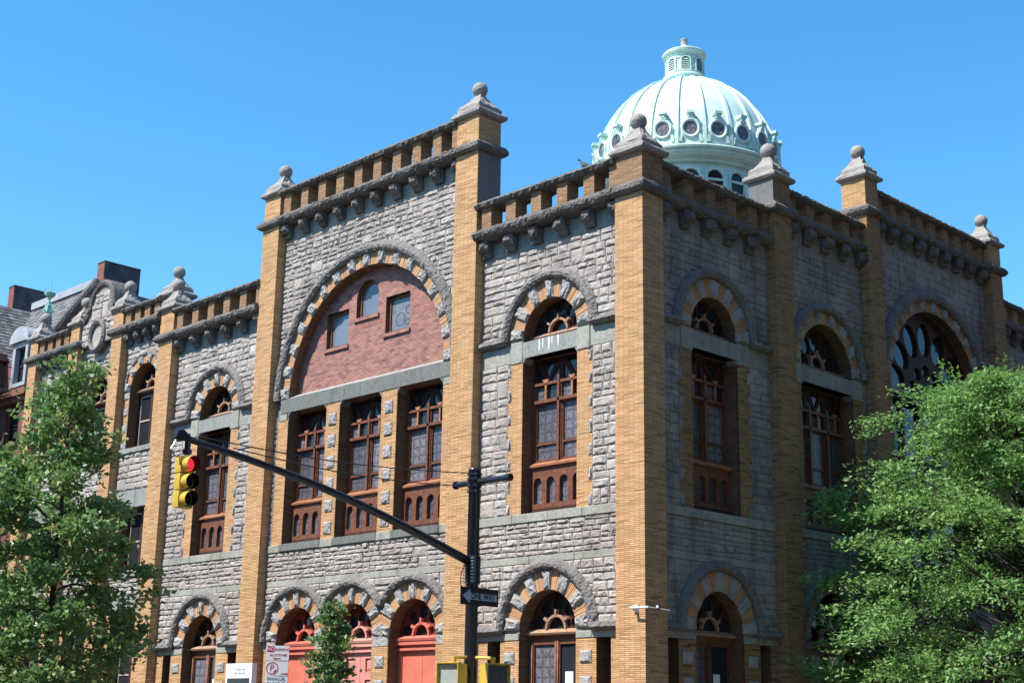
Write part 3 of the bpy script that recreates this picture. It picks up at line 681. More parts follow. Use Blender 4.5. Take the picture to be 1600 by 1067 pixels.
        for lo, hi in ((a+.125, k-.006), (k+.006, b-.125)):
            if i != 1: lf = plate('leaf', [rect(lo, hi, .62, 3.585)], DW+.04, DW+.09, T, p, dr)
            else:
                loops = [rect(lo, hi, .62, 3.585)]; m = (lo+hi)/2
                for r_ in range(5): loops.append(rect(m-.19, m+.19, 3.05-.56*r_, 3.40-.56*r_))
                lf = plate('leaf', loops, DW+.02, DW+.09, T, p, dr); mb = MB(T)
                for r_ in range(5):
                    z0, z1 = 3.05-.56*r_, 3.40-.56*r_; mb.loft([[(s, DW+.075, z) for s, z in rect(m-.19, m+.19, z0, z1)], [(s, DW+.045, z) for s, z in rect(m-.11, m+.11, z0+.08, z1-.08)]])
                o = mb.build('leaf_panel', p, dr); fix_normals(o.data)
        mb = MB(T); mb.box(k+.06, k+.09, DW-.0, DW+.035, 1.6, 1.95); mb.build('handle', 'steel', dr)
        mb = MB(T); mb.box(a-.1, b+.1, -.5, .9, 0, .6); mb.box(a-.3, b+.3, -.9, -.5, 0, .4); mb.box(a-.5, b+.5, -1.3, -.9, 0, .2); mb.build('step', 'dressed_stone', wall)
    parapet(T, s0, s1, zs, zc, wall, .86)
n = NT('soldier_brick'); n.set(n.mix(n.rand(), (.37, .17, .135), (.27, .11, .10)), .85, 0, .2)
central()

# ---- big arched bay on the side street and the lower range beyond it
def side_big():
    T = TS; s0, s1, c = 10.57, 17.20, 13.885; hw = 2.6; zb = 11.31; zs, zc = 15.95, 16.97
    hole = archhole(c, hw, 5.6, zb, 40)
    wall = plate('great_window_wall', [rect(s0, s1, 0, zs), hole, rect(c-2.4, c-.9, .3, 3.6), rect(c-.7, c+.7, .3, 3.6), rect(c+.9, c+2.4, .3, 3.6)], .32, .86, T, ('mortar', 'shaded_reveal_brick'), church)
    masonry(T, s0, s1, 11.06, 15.45, wall, circles=[(c, zb, 3.10)]); masonry(T, s0, c-hw-.45, 5.6, 11.06, wall); masonry(T, c+hw+.45, s1, 5.6, 11.06, wall)
    masonry(T, s0, s1, 3.7, 5.4, wall); band(T, s0, s1, 5.4, 5.6, .25, wall); brick_strip(T, c-hw-.43, c-hw, 5.6, 11.3, .30, wall); brick_strip(T, c+hw, c+hw+.43, 5.6, 11.3, .30, wall)
    arch_ring(T, c, zb, hw, 2.98, wall, 25); hood('hood_mould', T, c, zb, 3.10, wall, .17, proj=.2)
    loops = [archhole(c, hw-.004, 5.6, zb, 40)]
    for i in range(7):
        a = R(180*(i+.5)/7); ca, sa = math.cos(a), math.sin(a); lp = []
        for t in range(18): u, v = math.cos(2*math.pi*t/18)*.52, math.sin(2*math.pi*t/18)*.36; lp.append((c+ca*(1.82+u)-sa*v, zb+sa*(1.82+u)+ca*v))
        loops.append(lp)
    for i in range(5):
        a = R(180*(i+.5)/5); loops.append(circ(c+math.cos(a)*.85, zb+math.sin(a)*.85, .2, 12))
    for i in range(5): p = c-hw+.15+i*(2*hw-.3)/5; loops.append(rect(p+.07, p+(2*hw-.3)/5-.07, 9.4, zb-.25)); loops.append(rect(p+.07, p+(2*hw-.3)/5-.07, 5.9, 9.2))
    wn = plate('window', loops, DW, DW+.12, T, 'dark_wood', wall); glass(T, archhole(c, hw-.03, 5.7, zb, 30), DW+.09, 'glass', wn)
    for a, b in ((c-2.4, c-.9), (c-.7, c+.7), (c+.9, c+2.4)):
        d = plate('window', [rect(a+.004, b-.004, .3, 3.59), rect(a+.12, b-.12, .5, 3.4)], DW, DW+.09, T, 'dark_wood', wall); glass(T, rect(a+.1, b-.1, .45, 3.45), DW+.05, 'glass', d)
    parapet(T, s0, s1, zs, zc, wall, .76)
    # lower range
    s0, s1 = 17.93, 34.0; zs, zc = 14.3, 15.28
    wall = plate('rear_wall', [rect(s0, s1, 0, zs)], .32, .86, T, 'mortar', church); masonry(T, s0, 26., 8., zs-.5, wall); band(T, s0, s1, 5.4, 8., .30, wall, L=3)
    parapet(T, s0, s1, zs, zc, wall, .8)
side_big()

# ---- plain wing of three narrow bays with an ogee gable over the middle one
def wing():
    T = TF; zs, zc = 14.70, 15.60
    for bi, (s0, s1) in enumerate(((-23.63, -21.13), (-26.70, -24.31), (-29.85, -27.37))):
        c = (s0+s1)/2; hw = .88; ZA = 12.62
        holes = [archhole(c, hw, 10.60, ZA), rect(c-hw, c+hw, 6.4, 8.55), rect(c-hw, c+hw, 1.2, 5.07)]
        wall = plate('wing_wall', [rect(s0, s1, 0, zs)]+holes, .32, .86, T, ('mortar', 'shaded_reveal_brick'), church)
        masonry(T, s0, s1, 12.66, zs-(.5 if bi != 1 else 0), wall, circles=[(c, ZA, 1.20)])
        for a, b, sg in ((s0, c-hw, -1), (c+hw, s1, 1)):
            if b-a > .25:
                z = 10.6; i = 0
                while z < 12.6:
                    h = min(.29, 12.66-z)
                    if i % 2: box_part('brick_quoin', T, (a, b, .302, .34, z, z+h), 'tan_brick', wall)
                    else: STONES.append((rect(a, b, z, z+h), T, .32, .03, wall))
                    z += h; i += 1
            for z0, z1 in ((6.4, 8.55), (1.2, 5.07)): box_part('brick_jamb', T, (a, b, .302, .34, z0, z1), 'tan_brick', wall)
        masonry(T, s0, s1, 9.15, 10.42, wall); masonry(T, s0, s1, 5.64, 6.2, wall, H=(.26, .3)); band(T, s0, s1, 8.55, 9.15, .295, wall, 'lintel_stone', 'lintel'); band(T, s0, s1, 5.07, 5.64, .295, wall, 'lintel_stone', 'lintel')
        band(T, s0, s1, 10.42, 10.60, .22, wall, 'lintel_stone', 'window_sill', 3, back=.60); band(T, s0, s1, 6.2, 6.4, .24, wall, 'lintel_stone', 'window_sill', 3, back=.60)
        arch_ring(T, c, ZA, hw, 1.19, wall, 11); hood('hood_mould', T, c, ZA, 1.235, wall, .075, proj=.09)
        fanlight(T, c, hw, ZA, wall, 'dark_wood', 'wheel_wood', 'wheel_wood', 5, .30, lift=.08)
        for z0, z1 in ((10.60, 12.60), (6.4, 8.55), (1.2, 5.07)):
            mid = (z0+z1)/2
            wn = plate('window', [rect(c-hw+.003, c+hw-.003, z0, z1), rect(c-hw+.12, c-.06, z0+.1, z1-.12), rect(c+.06, c+hw-.12, z0+.1, z1-.12)], DW, DW+.08, T, 'dark_wood', wall)
            for a, b in ((c-hw+.10, c-.05), (c+.05, c+hw-.10)):
                plate('sash', [rect(a, b, z0+.08, z1-.1), rect(a+.06, b-.06, z0+.15, mid-.025), rect(a+.06, b-.06, mid+.025, z1-.17)], DW+.03, DW+.07, T, 'sash_paint', wn)
                glass(T, rect(a+.04, b-.04, z0+.12, z1-.14), DW+.055, 'glass', wn)
        if bi != 1: parapet(T, s0, s1, zs, zc, wall, .62, .33, False)
        else:
            # ogee gable
            g = [(s0, zs-.02), (s1, zs-.02), (s1, 15.9)]; ctr = c+.12
            crown = arcpts(ctr, 16.12, .80, 0, 165, 16); g += [(ctr+.80, 15.95)]+crown+[(ctr-.86, 16.0), (ctr-.95, 15.8), (s0, 15.62)]
            gab = plate('gable', [g, circ(c, 14.98, .40, 20, .46)], .12, .62, T, ('mortar', 'hood_stone'), church)
            masonry(T, s0+.05, c-.55, zs, 15.55, gab, d=.12, bulge=.03); masonry(T, c+.55, s1-.05, zs, 15.55, gab, d=.12, bulge=.03)
            masonry(T, c-.55, c+.55, 15.45, 15.6, gab, d=.12, bulge=.03); masonry(T, ctr-.7, ctr+.7, 15.6, 16.2, gab, d=.12, bulge=.03); masonry(T, ctr-.5, ctr+.5, 16.2, 16.6, gab, d=.12, bulge=.03)
            path = [(s0-.05, .32, 15.62), (s0+.12, .32, 15.66), (s0+.27, .32, 15.82), (ctr-.86, .32, 16.02)]+[(a, .32, b+.03) for a, b in crown[::-1]]+[(ctr+.84, .32, 15.95)]
            mb = MB(T); rings = []
            for i, p in enumerate(path):
                q = path[min(i+1, len(path)-1)]; o_ = path[max(i-1, 0)]; tx, tz = q[0]-o_[0], q[2]-o_[2]; L = math.hypot(tx, tz); nx, nz = -tz/L, tx/L
                rings.append([(p[0]+nx*k, dd, p[2]+nz*k) for dd, k in ((.04, -.10), (.0, .0), (.06, .10), (.85, .10), (.85, -.10))])
            mb.loft(rings); o = mb.build('gable_coping', 'parapet_stone', gab); fix_normals(o.data)
            mb = MB(T); mb.tube([(ctr+.80, -.02, 15.90), (ctr+.80, .88, 15.90)], .17, 14); mb.tube([(ctr-.88, .0, 16.05), (ctr-.88, .7, 16.05)], .10, 10); mb.build('volute', 'parapet_stone', gab)
            mb = MB(T); n_ = 24
            for i in range(n_):
                a0, a1 = 2*math.pi*i/n_, 2*math.pi*(i+1)/n_; rg = []
                for a in (a0, a1): rg.append([(c+math.cos(a)*r_, d_, 14.98+math.sin(a)*r_*1.12) for r_, d_ in ((.38, .14), (.40, .02), (.48, -.03), (.56, .03), (.57, .14))])
                mb.loft(rg, cap=False)
            o = mb.build('medallion_ring', 'hood_stone', gab); fix_normals(o.data)
            plate('medallion', [circ(c, 14.98, .42, 20, .48)], .10, .3, T, 'granite', gab)
n = NT('sash_paint'); n.set((.42, .36, .33), .6)
wing()

# ---- piers with ball finials
def pier(x0, x1, y0, y1, zs, zc, upper='tan_brick', ball_r=.215, low='tan_brick'):
    mb = MB(); mb.box(x0, x1, y0, y1, 0, zs+.02); p = mb.build('pier', low, church)
    mb = MB(); mb.box(x0+.012, x1-.012, y0+.012, y1-.012, zs+.02, zc+.04); mb.build('upper_shaft', upper, p)
    c = ((x0+x1)/2, (y0+y1)/2); hx, hy = (x1-x0)/2, (y1-y0)/2
    mb = MB(); square_rings(mb, c, hx, hy, [(-.02, zs), (.08, zs+.02), (.145, zs+.09), (.155, zs+.18), (.09, zs+.28), (-.02, zs+.32)]); o = mb.build('string_course', 'parapet_stone', p); fix_normals(o.data)
    m = min(hx, hy)
    mb = MB(); square_rings(mb, c, hx, hy, [(-.02, zc), (.07, zc+.02), (.115, zc+.07), (.115, zc+.14), (.05, zc+.20), (.0, zc+.21), (.0, zc+.34)], .010)
    square_rings(mb, c, hx, hy, [(.0, zc+.33), (-.03, zc+.39), (-m*.26, zc+.46), (-m*.52, zc+.58), (-m*.68, zc+.70), (-m*.76, zc+.78)], .018, 5); o = mb.build('capstone', 'ball_stone', p); fix_normals(o.data)
    mb = MB(); ball(mb, (c[0], c[1], zc+.755+ball_r*.92), ball_r); mb.build('ball_finial', 'ball_stone', p, True)
    return p
pc = pier(-.853, 0, 0, .76, 13.89, 14.91, 'tan_brick_sooty')
p2 = pier(-6.54, -5.67, 0, .85, 16.50, 17.55); p1 = pier(-15.42, -14.59, 0, .85, 16.50, 17.55)
pier(-21.13, -20.28, 0, .70, 13.89, 14.97); pier(-21.75, -20.98, .34, 1.10, 14.70, 15.66)
for x0, x1 in ((-24.31, -23.63), (-27.37, -26.70)): pier(x0, x1, 0, .75, 14.70, 15.60)
p3 = pier(-30.47, -29.85, 0, .75, 14.70, 15.60)
s1 = pier(-.80, 0, 5.33, 6.10, 14.78, 15.75, 'tan_brick_sooty', low='shaded_grimy_brick'); s2 = pier(-.80, 0, 9.87, 10.57, 15.95, 17.08, low='shaded_grimy_brick'); pier(-.80, 0, 17.20, 17.93, 15.95, 16.90, low='shaded_grimy_brick')
mb = MB(); mb.box(-5.669, -5.664, .01, .84, 14.9, 16.5); mb.build('cement_render', 'cement', p2)
mb = MB(); mb.box(-.79, -.01, 5.324, 5.329, 14.9, 15.75); mb.build('cement_render', 'cement', s1)
# pier courses stand a little proud at the corner; copper finial over the last pier of the wing
mb = MB(); X, Y = -30.42, .55
mb.lathe([(.20, 16.45), (.10, 16.60), (.07, 16.72), (.13, 16.80)], (X, Y), 12); mb.build('finial_base', 'black_iron', p3)
mb = MB(); mb.lathe([(.12, 16.80), (.16, 16.9), (.10, 17.1), (.05, 17.25), (.07, 17.32), (.03, 17.38), (.05, 17.45), (.20, 17.58), (.23, 17.68), (.19, 17.70), (.04, 17.72), (.025, 17.85), (.008, 18.2)], (X, Y), 12)
for i in range(8): a = i*math.pi/4; mb.tube([(X+.2*math.cos(a), Y+.2*math.sin(a), 17.68), (X+.24*math.cos(a), Y+.24*math.sin(a), 17.84)], .012, 5)
for i in range(4): a = i*math.pi/2+.5; mb.tube([(X+.10*math.cos(a), Y+.10*math.sin(a), 16.85), (X+.24*math.cos(a), Y+.24*math.sin(a), 16.95), (X+.10*math.cos(a), Y+.10*math.sin(a), 17.25)], .025, 5)
mb.build('copper_finial', 'copper_dark', p3)

# ---- roofs behind the parapets
mb = MB(); mb.box(-20.2, -.86, .86, 34, 13.3, 13.6); mb.box(-31.0, -20.2, .86, 14, 14.3, 14.5); mb.build('roof', 'roofing', church)
mb = MB(); mb.box(-31.0, -30.48, .3, 14, 0, 14.3); mb.box(-31, 0, 33.5, 34, 0, 13.3); mb.build('party_wall', 'house_brick', church)

# ---- copper dome
def dome():
    cx, cy = -10.56, 15.10; zb = 21.28; Rr, Hh = 3.39, 3.84; N = 22
    view = math.atan2(CAM.y-cy, CAM.x-cx); off = view+R(3)
    prof = [(2.95, 13.4), (2.95, 20.75), (3.05, 20.8), (3.05, 20.9)]
    mb = MB(); mb.lathe(prof, (cx, cy), 66); dr = mb.build('drum', 'copper', church)
    mb = MB(); mb.lathe([(2.97, 20.76), (3.10, 20.78), (3.12, 20.86), (3.34, 20.94), (3.38, 21.00), (3.42, 21.02), (3.42, 21.10), (3.52, 21.15), (3.54, 21.22), (3.50, 21.26), (3.3, 21.30)], (cx, cy), 88); mb.build('cornice', 'copper', dr, False)
    pr = [(Rr*math.cos(R(a)), zb-.05+Hh*math.sin(R(a))) for a in range(0, 79, 3)]
    mb = MB(); mb.lathe(pr, (cx, cy), 88, cap=False); sh = mb.build('dome', 'copper', church, True)
    for i in range(N):
        a = off+2*math.pi*(i+.5)/N; ca, sa = math.cos(a), math.sin(a); mb = MB(); rings = []
        for t in range(0, 79, 4):
            r = Rr*math.cos(R(t)); z = zb-.05+Hh*math.sin(R(t)); nr, nz = math.cos(R(t)), math.sin(R(t)); ww = .075*max(.45, math.cos(R(t))**.5)
            rings.append([(cx+ca*(r+nr*h)-sa*u, cy+sa*(r+nr*h)+ca*u, z+nz*h) for u, h in ((-ww, -.03), (-ww*.8, .075), (ww*.8, .075), (ww, -.03))])
        mb.loft(rings); mb.build('rib', 'copper', sh)
    # round dormers
    for i in range(N):
        a = off+2*math.pi*i/N; ca, sa = math.cos(a), math.sin(a)
        def P(u, h, z): return (cx+ca*(Rr+h)-sa*u, cy+sa*(Rr+h)+ca*u, zb+z)
        zc = .60; mb = MB(); k = 16; rings = []
        for (r, h) in ((.345, -.3), (.345, .03), (.30, .06), (.245, .03), (.235, -.15)): rings.append([P(r*math.cos(2*math.pi*j/k), h, zc+r*math.sin(2*math.pi*j/k)*1.08) for j in range(k)])
        mb.loft(rings, cap=False)
        for sg in (-1, 1): mb.loft([[P(sg*u, h, z) for u, h, z in q] for q in (((.30, -.2, .10), (.42, -.2, .10), (.42, .06, .10), (.30, .06, .10)), ((.28, -.2, .36), (.36, -.2, .36), (.36, .05, .36), (.28, .05, .36)))])

        mb.loft([[P(u, h, z) for u, h in ((-.12, -.5), (.12, -.5), (.12, .06), (-.12, .06))] for z in (.96, 1.03)]); mb.loft([[P(u, h, z) for u, h in ((-.07, -.6), (.07, -.6), (.07, .08), (-.07, .08))] for z in (1.03, 1.15)])
        mb.loft([[P(u, h, z) for u, h in ((-.13, -.6), (.13, -.6), (.14, .12), (-.14, .12))] for z in (1.15, 1.25)])
        dm = mb.build('dormer', 'copper', sh); fix_normals(dm.data)
        mb = MB(); mb.add([P(.25*math.cos(2*math.pi*j/k), .0, zc+.25*math.sin(2*math.pi*j/k)*1.08) for j in range(k)], [tuple(range(k))]); mb.build('pane', 'leaded_glass', dm)
    # drum arcade
    for i in range(N):
        a = off+2*math.pi*i/N; ca, sa = math.cos(a), math.sin(a); za = 20.22
        def Q(u, h, z): return (cx+ca*(2.95+h)-sa*u, cy+sa*(2.95+h)+ca*u, z)
        mb = MB(); po = [(-.40, 18.4), (-.40, za)]+[(.40*math.cos(R(t)), za+.40*math.sin(R(t))) for t in range(165, 0, -15)]+[(.40, za), (.40, 18.4)]
        pi_ = [(-.29, 18.4), (-.29, za)]+[(.29*math.cos(R(t)), za+.29*math.sin(R(t))) for t in range(165, 0, -15)]+[(.29, za), (.29, 18.4)]
        for j in range(len(po)-1):
            q = [po[j], po[j+1], pi_[j+1], pi_[j]]; mb.add([Q(u, .12, z) for u, z in q]+[Q(u, -.1, z) for u, z in q], [(0, 1, 2, 3), (0, 4, 5, 1), (2, 6, 7, 3)])
        mb.loft([[Q(u, h, z) for u, h in ((-.3, 0), (.3, 0), (.3, .09), (-.3, .09))] for z in (za-.10, za-.02)])
        o = mb.build('drum_arch', 'copper', dr); fix_normals(o.data)
        mb = MB(); mb.add([Q(u, .02, z) for u, z in pi_], [tuple(range(len(pi_)))]); mb.build('pane', 'glass', o)
        b = a+math.pi/N; cb, sb = math.cos(b), math.sin(b); mb = MB(); mb.tube([(cx+cb*3.05, cy+sb*3.05, 18.2), (cx+cb*3.05, cy+sb*3.05, 20.3)], .055, 8); mb.build('colonnette', 'copper', dr, True)
    # lantern
    zt = zb-.05+Hh*math.sin(R(78))
    mb = MB(); mb.lathe([(.90, zt-.10), (.92, zt+.02), (.80, zt+.08), (.80, zt+.16), (.86, zt+.20), (.84, zt+.27), (.72, zt+.30), (.70, zt+.36), (.70, zt+1.02), (.74, zt+1.06), (.74, zt+1.12), (.82, zt+1.18), (.84, zt+1.26), (.80, zt+1.30), (.70, zt+1.33), (.30, zt+1.40), (.20, zt+1.55), (.13, zt+1.68)], (cx, cy), 48)
    la = mb.build('lantern', 'copper', sh)
    mb = MB(); mb.lathe([(.13, zt+1.6), (.13, zt+1.88), (.15, zt+1.90), (.15, zt+1.95)], (cx, cy), 16); mb.build('vent_pipe', 'lead_sheet', la)
    for i in range(8):
        a = view+R(4)+i*math.pi/4; ca, sa = math.cos(a), math.sin(a)
        def Lp(u, h, z): return (cx+ca*(.70+h)-sa*u, cy+sa*(.70+h)+ca*u, zt+z)
        po = [(-.15, .40), (-.15, .78)]+[(.15*math.cos(R(t)), .78+.15*math.sin(R(t))) for t in range(160, 0, -20)]+[(.15, .78), (.15, .40)]
        pb = [(u*1.28, .66+(z-.66)*1.12) for u, z in po]
        mb = MB(); n_ = len(po)
        for j in range(n_): k = (j+1) % n_; q = [pb[j], pb[k], po[k], po[j]]; mb.add([Lp(u, .035, z) for u, z in q]+[Lp(u, -.02, z) for u, z in q], [(0, 1, 2, 3), (0, 4, 5, 1), (2, 6, 7, 3)])
        o = mb.build('louvre', 'copper', la); fix_normals(o.data)
        mb = MB(); mb.add([Lp(u, .003, z) for u, z in po], [tuple(range(n_))]); mb.build('louvre_opening', 'dark_plastic', o)
        mb = MB()
        for j in range(6):
            z = .43+j*.078; wv = .145 if z < .78 else .10; mb.loft([[Lp(u, h, z+dz) for u, h, dz in ((-wv, .0, .03), (-wv, .035, -.012), (-wv, .035, .0), (-wv, .0, .042))], [Lp(u, h, z+dz) for u, h, dz in ((wv, .0, .03), (wv, .035, -.012), (wv, .035, .0), (wv, .0, .042))]])
        s_ = mb.build('slat', 'copper', o); fix_normals(s_.data)
        b = a+math.pi/8; cb, sb = math.cos(b), math.sin(b)
        def Lq(u, h, z): return (cx+cb*(.70+h)-sb*u, cy+sb*(.70+h)+cb*u, zt+z)
        mb = MB(); fr = [(-.11, .40), (-.11, .94), (.11, .94), (.11, .40)]; fi = [(-.08, .43), (-.08, .90), (.08, .90), (.08, .43)]
        for j in range(4): k = (j+1) % 4; q = [fr[j], fr[k], fi[k], fi[j]]; mb.add([Lq(u, .03, z) for u, z in q]+[Lq(u, -.02, z) for u, z in q], [(0, 1, 2, 3), (0, 4, 5, 1), (2, 6, 7, 3)])
        o = mb.build('lantern_panel', 'copper', la); fix_normals(o.data)
dome()

# ---- emit the stones: the 300 that show largest singly, the rest as one piece of masonry
def shows(st):
    poly, T, d, b, wall = st; cx = sum(p[0] for p in poly)/len(poly); cz = sum(p[1] for p in poly)/len(poly); P = Vector(T(cx, d, cz)); v = P-CAM
    nrm = Vector(T(0, -1, 0)); return abs(area(poly))*abs(v.normalized().dot(nrm))/v.length_squared*(1 if T is TF and P.z > 2.6 and P.x > -20.3 else .1)
STONES.sort(key=shows, reverse=True)
for st in STONES[:300]:
    mb = MB(st[1]); rock(mb, st[0], st[2], st[3], rng); mb.build('stone', 'granite' if st[1] is TF else 'shaded_sooty_granite', st[4])
mb = MB()
for st in STONES[300:]:
    mb.T = st[1]; nf = len(mb.f); rock(mb, st[0], st[2], st[3], rng)
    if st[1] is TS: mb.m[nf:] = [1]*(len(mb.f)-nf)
mb.build('stonework', ['granite', 'shaded_sooty_granite'], church, kind='stuff')
print('stones', len(STONES))

# ------------------------------------------------------------------ neighbour with mansard roof, dormer and fire escape
def slate_slope(parent, p0, p1, along, L, n=16):
    """courses of slates from eave p0 up to p1, each course its own strip; along = unit direction, L = length"""
    p0, p1, al = Vector(p0), Vector(p1), Vector(along); up = (p1-p0); h = up.length/n; up.normalize(); nr = al.cross(up).normalized()
    if nr.z < 0: nr = -nr
    for i in range(n):
        a = p0+up*h*i; mb = MB(); s = 0; k = 0
        while s < L-1e-3:
            w_ = min(rng.uniform(.20, .30), L-s); lift = rng.uniform(.018, .032); dz = rng.uniform(-.012, .012)
            q0 = a+al*(s+.004); q1 = a+al*(s+w_-.004)
            mb.add([tuple(q0+nr*lift+up*dz), tuple(q1+nr*lift+up*dz), tuple(q1+up*(h*1.15)), tuple(q0+up*(h*1.15)), tuple(q0+up*dz-nr*.02), tuple(q1+up*dz-nr*.02)], [(0, 1, 2, 3), (4, 5, 1, 0)]); s += w_
        mb.build('slate_course', 'slate_tile', parent)
n = NT('slate_tile'); n.set(n.mix(n.rand(), (.075, .075, .08), (.20, .196, .19)), .6, 0, .35); n.bump(n.noise(25, 4), .3, .01)
def mansard():
    h = empty('mansard_house', (-40, .55, 0), 'brownstone house with slate mansard roof, chimneys and fire escape left of the church', 'house')
    inv = (40, -.55, 0); T = lambda s, d, z: (s+40, d-.55, z)
    fy = .55
    wl = plate('wall', [rect(-60, -31.02, 0, 15.3), archhole(-32.55, .55, 8.7, 10.5, 12), archhole(-32.55, .55, 5.0, 6.8, 12), archhole(-32.55, .55, 12.0, 13.2, 12)], fy, fy+.5, T, ('brownstone', 'house_brick'), h)
    for z0, zs in ((8.7, 10.5), (5.0, 6.8), (12.0, 13.2)):
        w_ = plate('window', [archhole(-32.55, .548, z0, zs, 12), archhole(-32.55, .44, z0+.1, zs, 12)], fy+.2, fy+.28, T, 'dark_wood', wl); glass(T, archhole(-32.55, .46, z0+.08, zs, 12), fy+.25, 'glass', w_)
        mb = MB(T); mb.box(-33.2, -31.9, fy-.1, fy+.2, z0-.15, z0-.002); mb.build('sill', 'brownstone', w_)
    mb = MB(T); mb.box(-60, -31.06, fy+.52, 14, 0, 15.2); mb.build('body', 'house_brick', h)
    mb = MB(T); mb.box(-60, -33.8, -1.2, fy-.002, 0, 15.6); mb.build('front_block', 'brownstone', h)
    mb = MB(T); mb.box(-33.8, -31.05, fy-.35, fy+.1, 13.75, 14.02); mb.box(-33.78, -31.05, fy-.2, fy+.1, 13.55, 13.74); mb.box(-60, -33.6, -1.5, -1.0, 15.45, 15.75); mb.box(-33.79, -33.5, -1.0, fy, 15.45, 15.75); mb.build('cornice', 'brownstone', h)
    mb = MB(T); mb.box(-33.8, -31.05, .62, 1.2, 15.0, 15.4); mb.build('gutter', 'tarpaper', h)
    # roofs
    mb = MB(T); mb.loft([[(s, .60, 15.3), (s, 2.86, 18.62), (s, 13, 18.62), (s, 13, 15.3)] for s in (-60, -31.06)]); mb.loft([[(-33.8, y, 15.6), (-36.62, y, 18.55), (-60, y, 18.55), (-60, y, 15.6)] for y in (-1.2, 3.2)]); rf = mb.build('roof', 'slate', h); fix_normals(rf.data)
    mb = MB(T)
    slate_slope(rf, T(-36.2, .58, 15.32), T(-36.2, 2.86, 18.66), (1, 0, 0), 5.14, 17)
    slate_slope(rf, T(-33.78, -1.2, 15.62), T(-36.62, -1.2, 18.58), (0, 1, 0), 4.3, 17)
    mb = MB(T); mb.box(-36.4, -31.06, 2.70, 3.1, 18.62, 18.92); mb.build('ridge_flashing', 'lead_sheet', rf)
    mb = MB(T); mb.loft([[(s, .55, 15.2), (s, 1.4, 16.75), (s, 2.8, 18.78), (s, 3.0, 18.95), (s, 3.0, 15.2)] for s in (-31.05, -30.72)]); o = mb.build('party_wall', 'brownstone', h); fix_normals(o.data)
    mb = MB(T); mb.tube([(-30.88, .95, 16.12), (-30.88, 1.45, 16.92), (-30.88, 2.1, 17.88), (-30.88, 2.72, 18.78)], .17, 8); mb.build('party_coping', 'parapet_stone', h)
    for (x0, x1, y0, y1, z1) in ((-31.42, -30.88, 2.98, 4.62, 19.66), (-38.3, -37.8, 2.5, 4.15, 19.95)):
        mb = MB(T); mb.box(x0, x1-.01, y0, y1, 15, z1); c_ = mb.build('chimney', 'house_brick', h)
        mb = MB(T); mb.box(x1-.012, x1+.006, y0+.02, y1, 15.0, z1-.03); mb.build('tar_coat', 'tarpaper', c_)
        mb = MB(T); mb.box(x0-.02, x1+.02, y0-.02, y1+.02, z1, z1+.05); mb.build('cap', 'tarpaper', c_)
    # dormer
    a, b = -32.35, -31.12
    d = plate('dormer', [rect(a, b, 14.1, 15.86), rect(a+.2, b-.2, 14.25, 15.68)], .22, 1.5, T, 'grey_paint', h)
    w_ = plate('window', [rect(a+.2, b-.2, 14.25, 15.68), rect(a+.27, b-.27, 14.33, 14.93), rect(a+.27, b-.27, 15.0, 15.6)], .42, .48, T, 'dark_wood', d); glass(T, rect(a+.25, b-.25, 14.3, 15.63), .46, 'glass', w_)
    mb = MB(T); m = (a+b)/2; rings = []
    for y in (.10, 2.2): rings.append([(m+.78*math.cos(R(t)), y, 15.87+.62*math.sin(R(t))) for t in range(0, 181, 15)])
    mb.loft(rings); o = mb.build('dormer_hood', 'lead_sheet', d); fix_normals(o.data)
    # fire escape
    fe = MB(T)
    for lv in (14.05, 10.9, 7.7):
        x0, x1 = -35.2, -32.3; y0, y1 = -.62, .5
        for i in range(12): fe.box(x0, x1, y0+i*.095, y0+i*.095+.035, lv, lv+.03)
        for z in (lv+.45, lv+.9):
            fe.tube([(x0, y1, z), (x0, y0, z), (x1, y0, z), (x1, y1, z)], .02, 5)
        for i in range(19): fe.tube([(x0+(x1-x0)*i/18, y0, lv), (x0+(x1-x0)*i/18, y0, lv+.9)], .011, 4)
        for i in range(6): fe.tube([(x1, y0+(y1-y0)*i/5, lv), (x1, y0+(y1-y0)*i/5, lv+.9)], .011, 4)
        fe.tube([(x1, y0, lv), (x1, y1+.05, lv-.6)], .02, 5); fe.tube([(x0, y0, lv), (x0, y1+.05, lv-.6)], .02, 5)
        if lv > 8:
            for y in (-.45, .05): fe.tube([(x1-.2, y, lv), (x0+.7, y, lv-3.15)], .025, 5)
            for i in range(13): t = (i+.5)/13; fe.box(x1-.2-(1.98)*t-.1, x1-.2-1.98*t+.1, -.45, .05, lv-3.15*t-.01, lv-3.15*t+.01)
    fe.build('fire_escape', 'black_iron', h)
mansard()

# ------------------------------------------------------------------ unseen blocks added across both streets to cut sky fill and fill reflections
def block(x, y, wdt, dep, hgt, rz, mat, label):
    h = empty('added_shade_block', (x, y, 0), label, 'light blocker', None, rz)
    mb = MB(); mb.box(-wdt/2+.01, wdt/2-.01, .12, dep, 0, hgt); mb.build('wall', mat, h)
    mb = MB(); mb.box(-wdt/2+.01, wdt/2-.01, -.45, .12, hgt-.7, hgt+.1); mb.box(-wdt/2+.05, wdt/2-.05, -.2, .12, hgt-1.1, hgt-.7); mb.build('cornice', 'brownstone', h)
    nw = int(wdt/2.4)
    for f in range(int((hgt-2)/3.5)):
        for i in range(nw):
            cx = -wdt/2+wdt*(i+.5)/nw; z0 = 1.2+f*3.5
            mb = MB(); mb.box(cx-.6, cx+.6, .05, .14, z0-.1, z0+2.3); o = mb.build('window', 'dark_wood', h)
            mb = MB(); mb.box(cx-.48, cx+.48, .03, .06, z0+.05, z0+2.15); mb.build('pane', 'glass', o)
block(19.0, 3.5, 20.5, 9, 33, R(-90), 'house_brick', 'unseen red brick block added across the side street beside the corner to cut sky light')
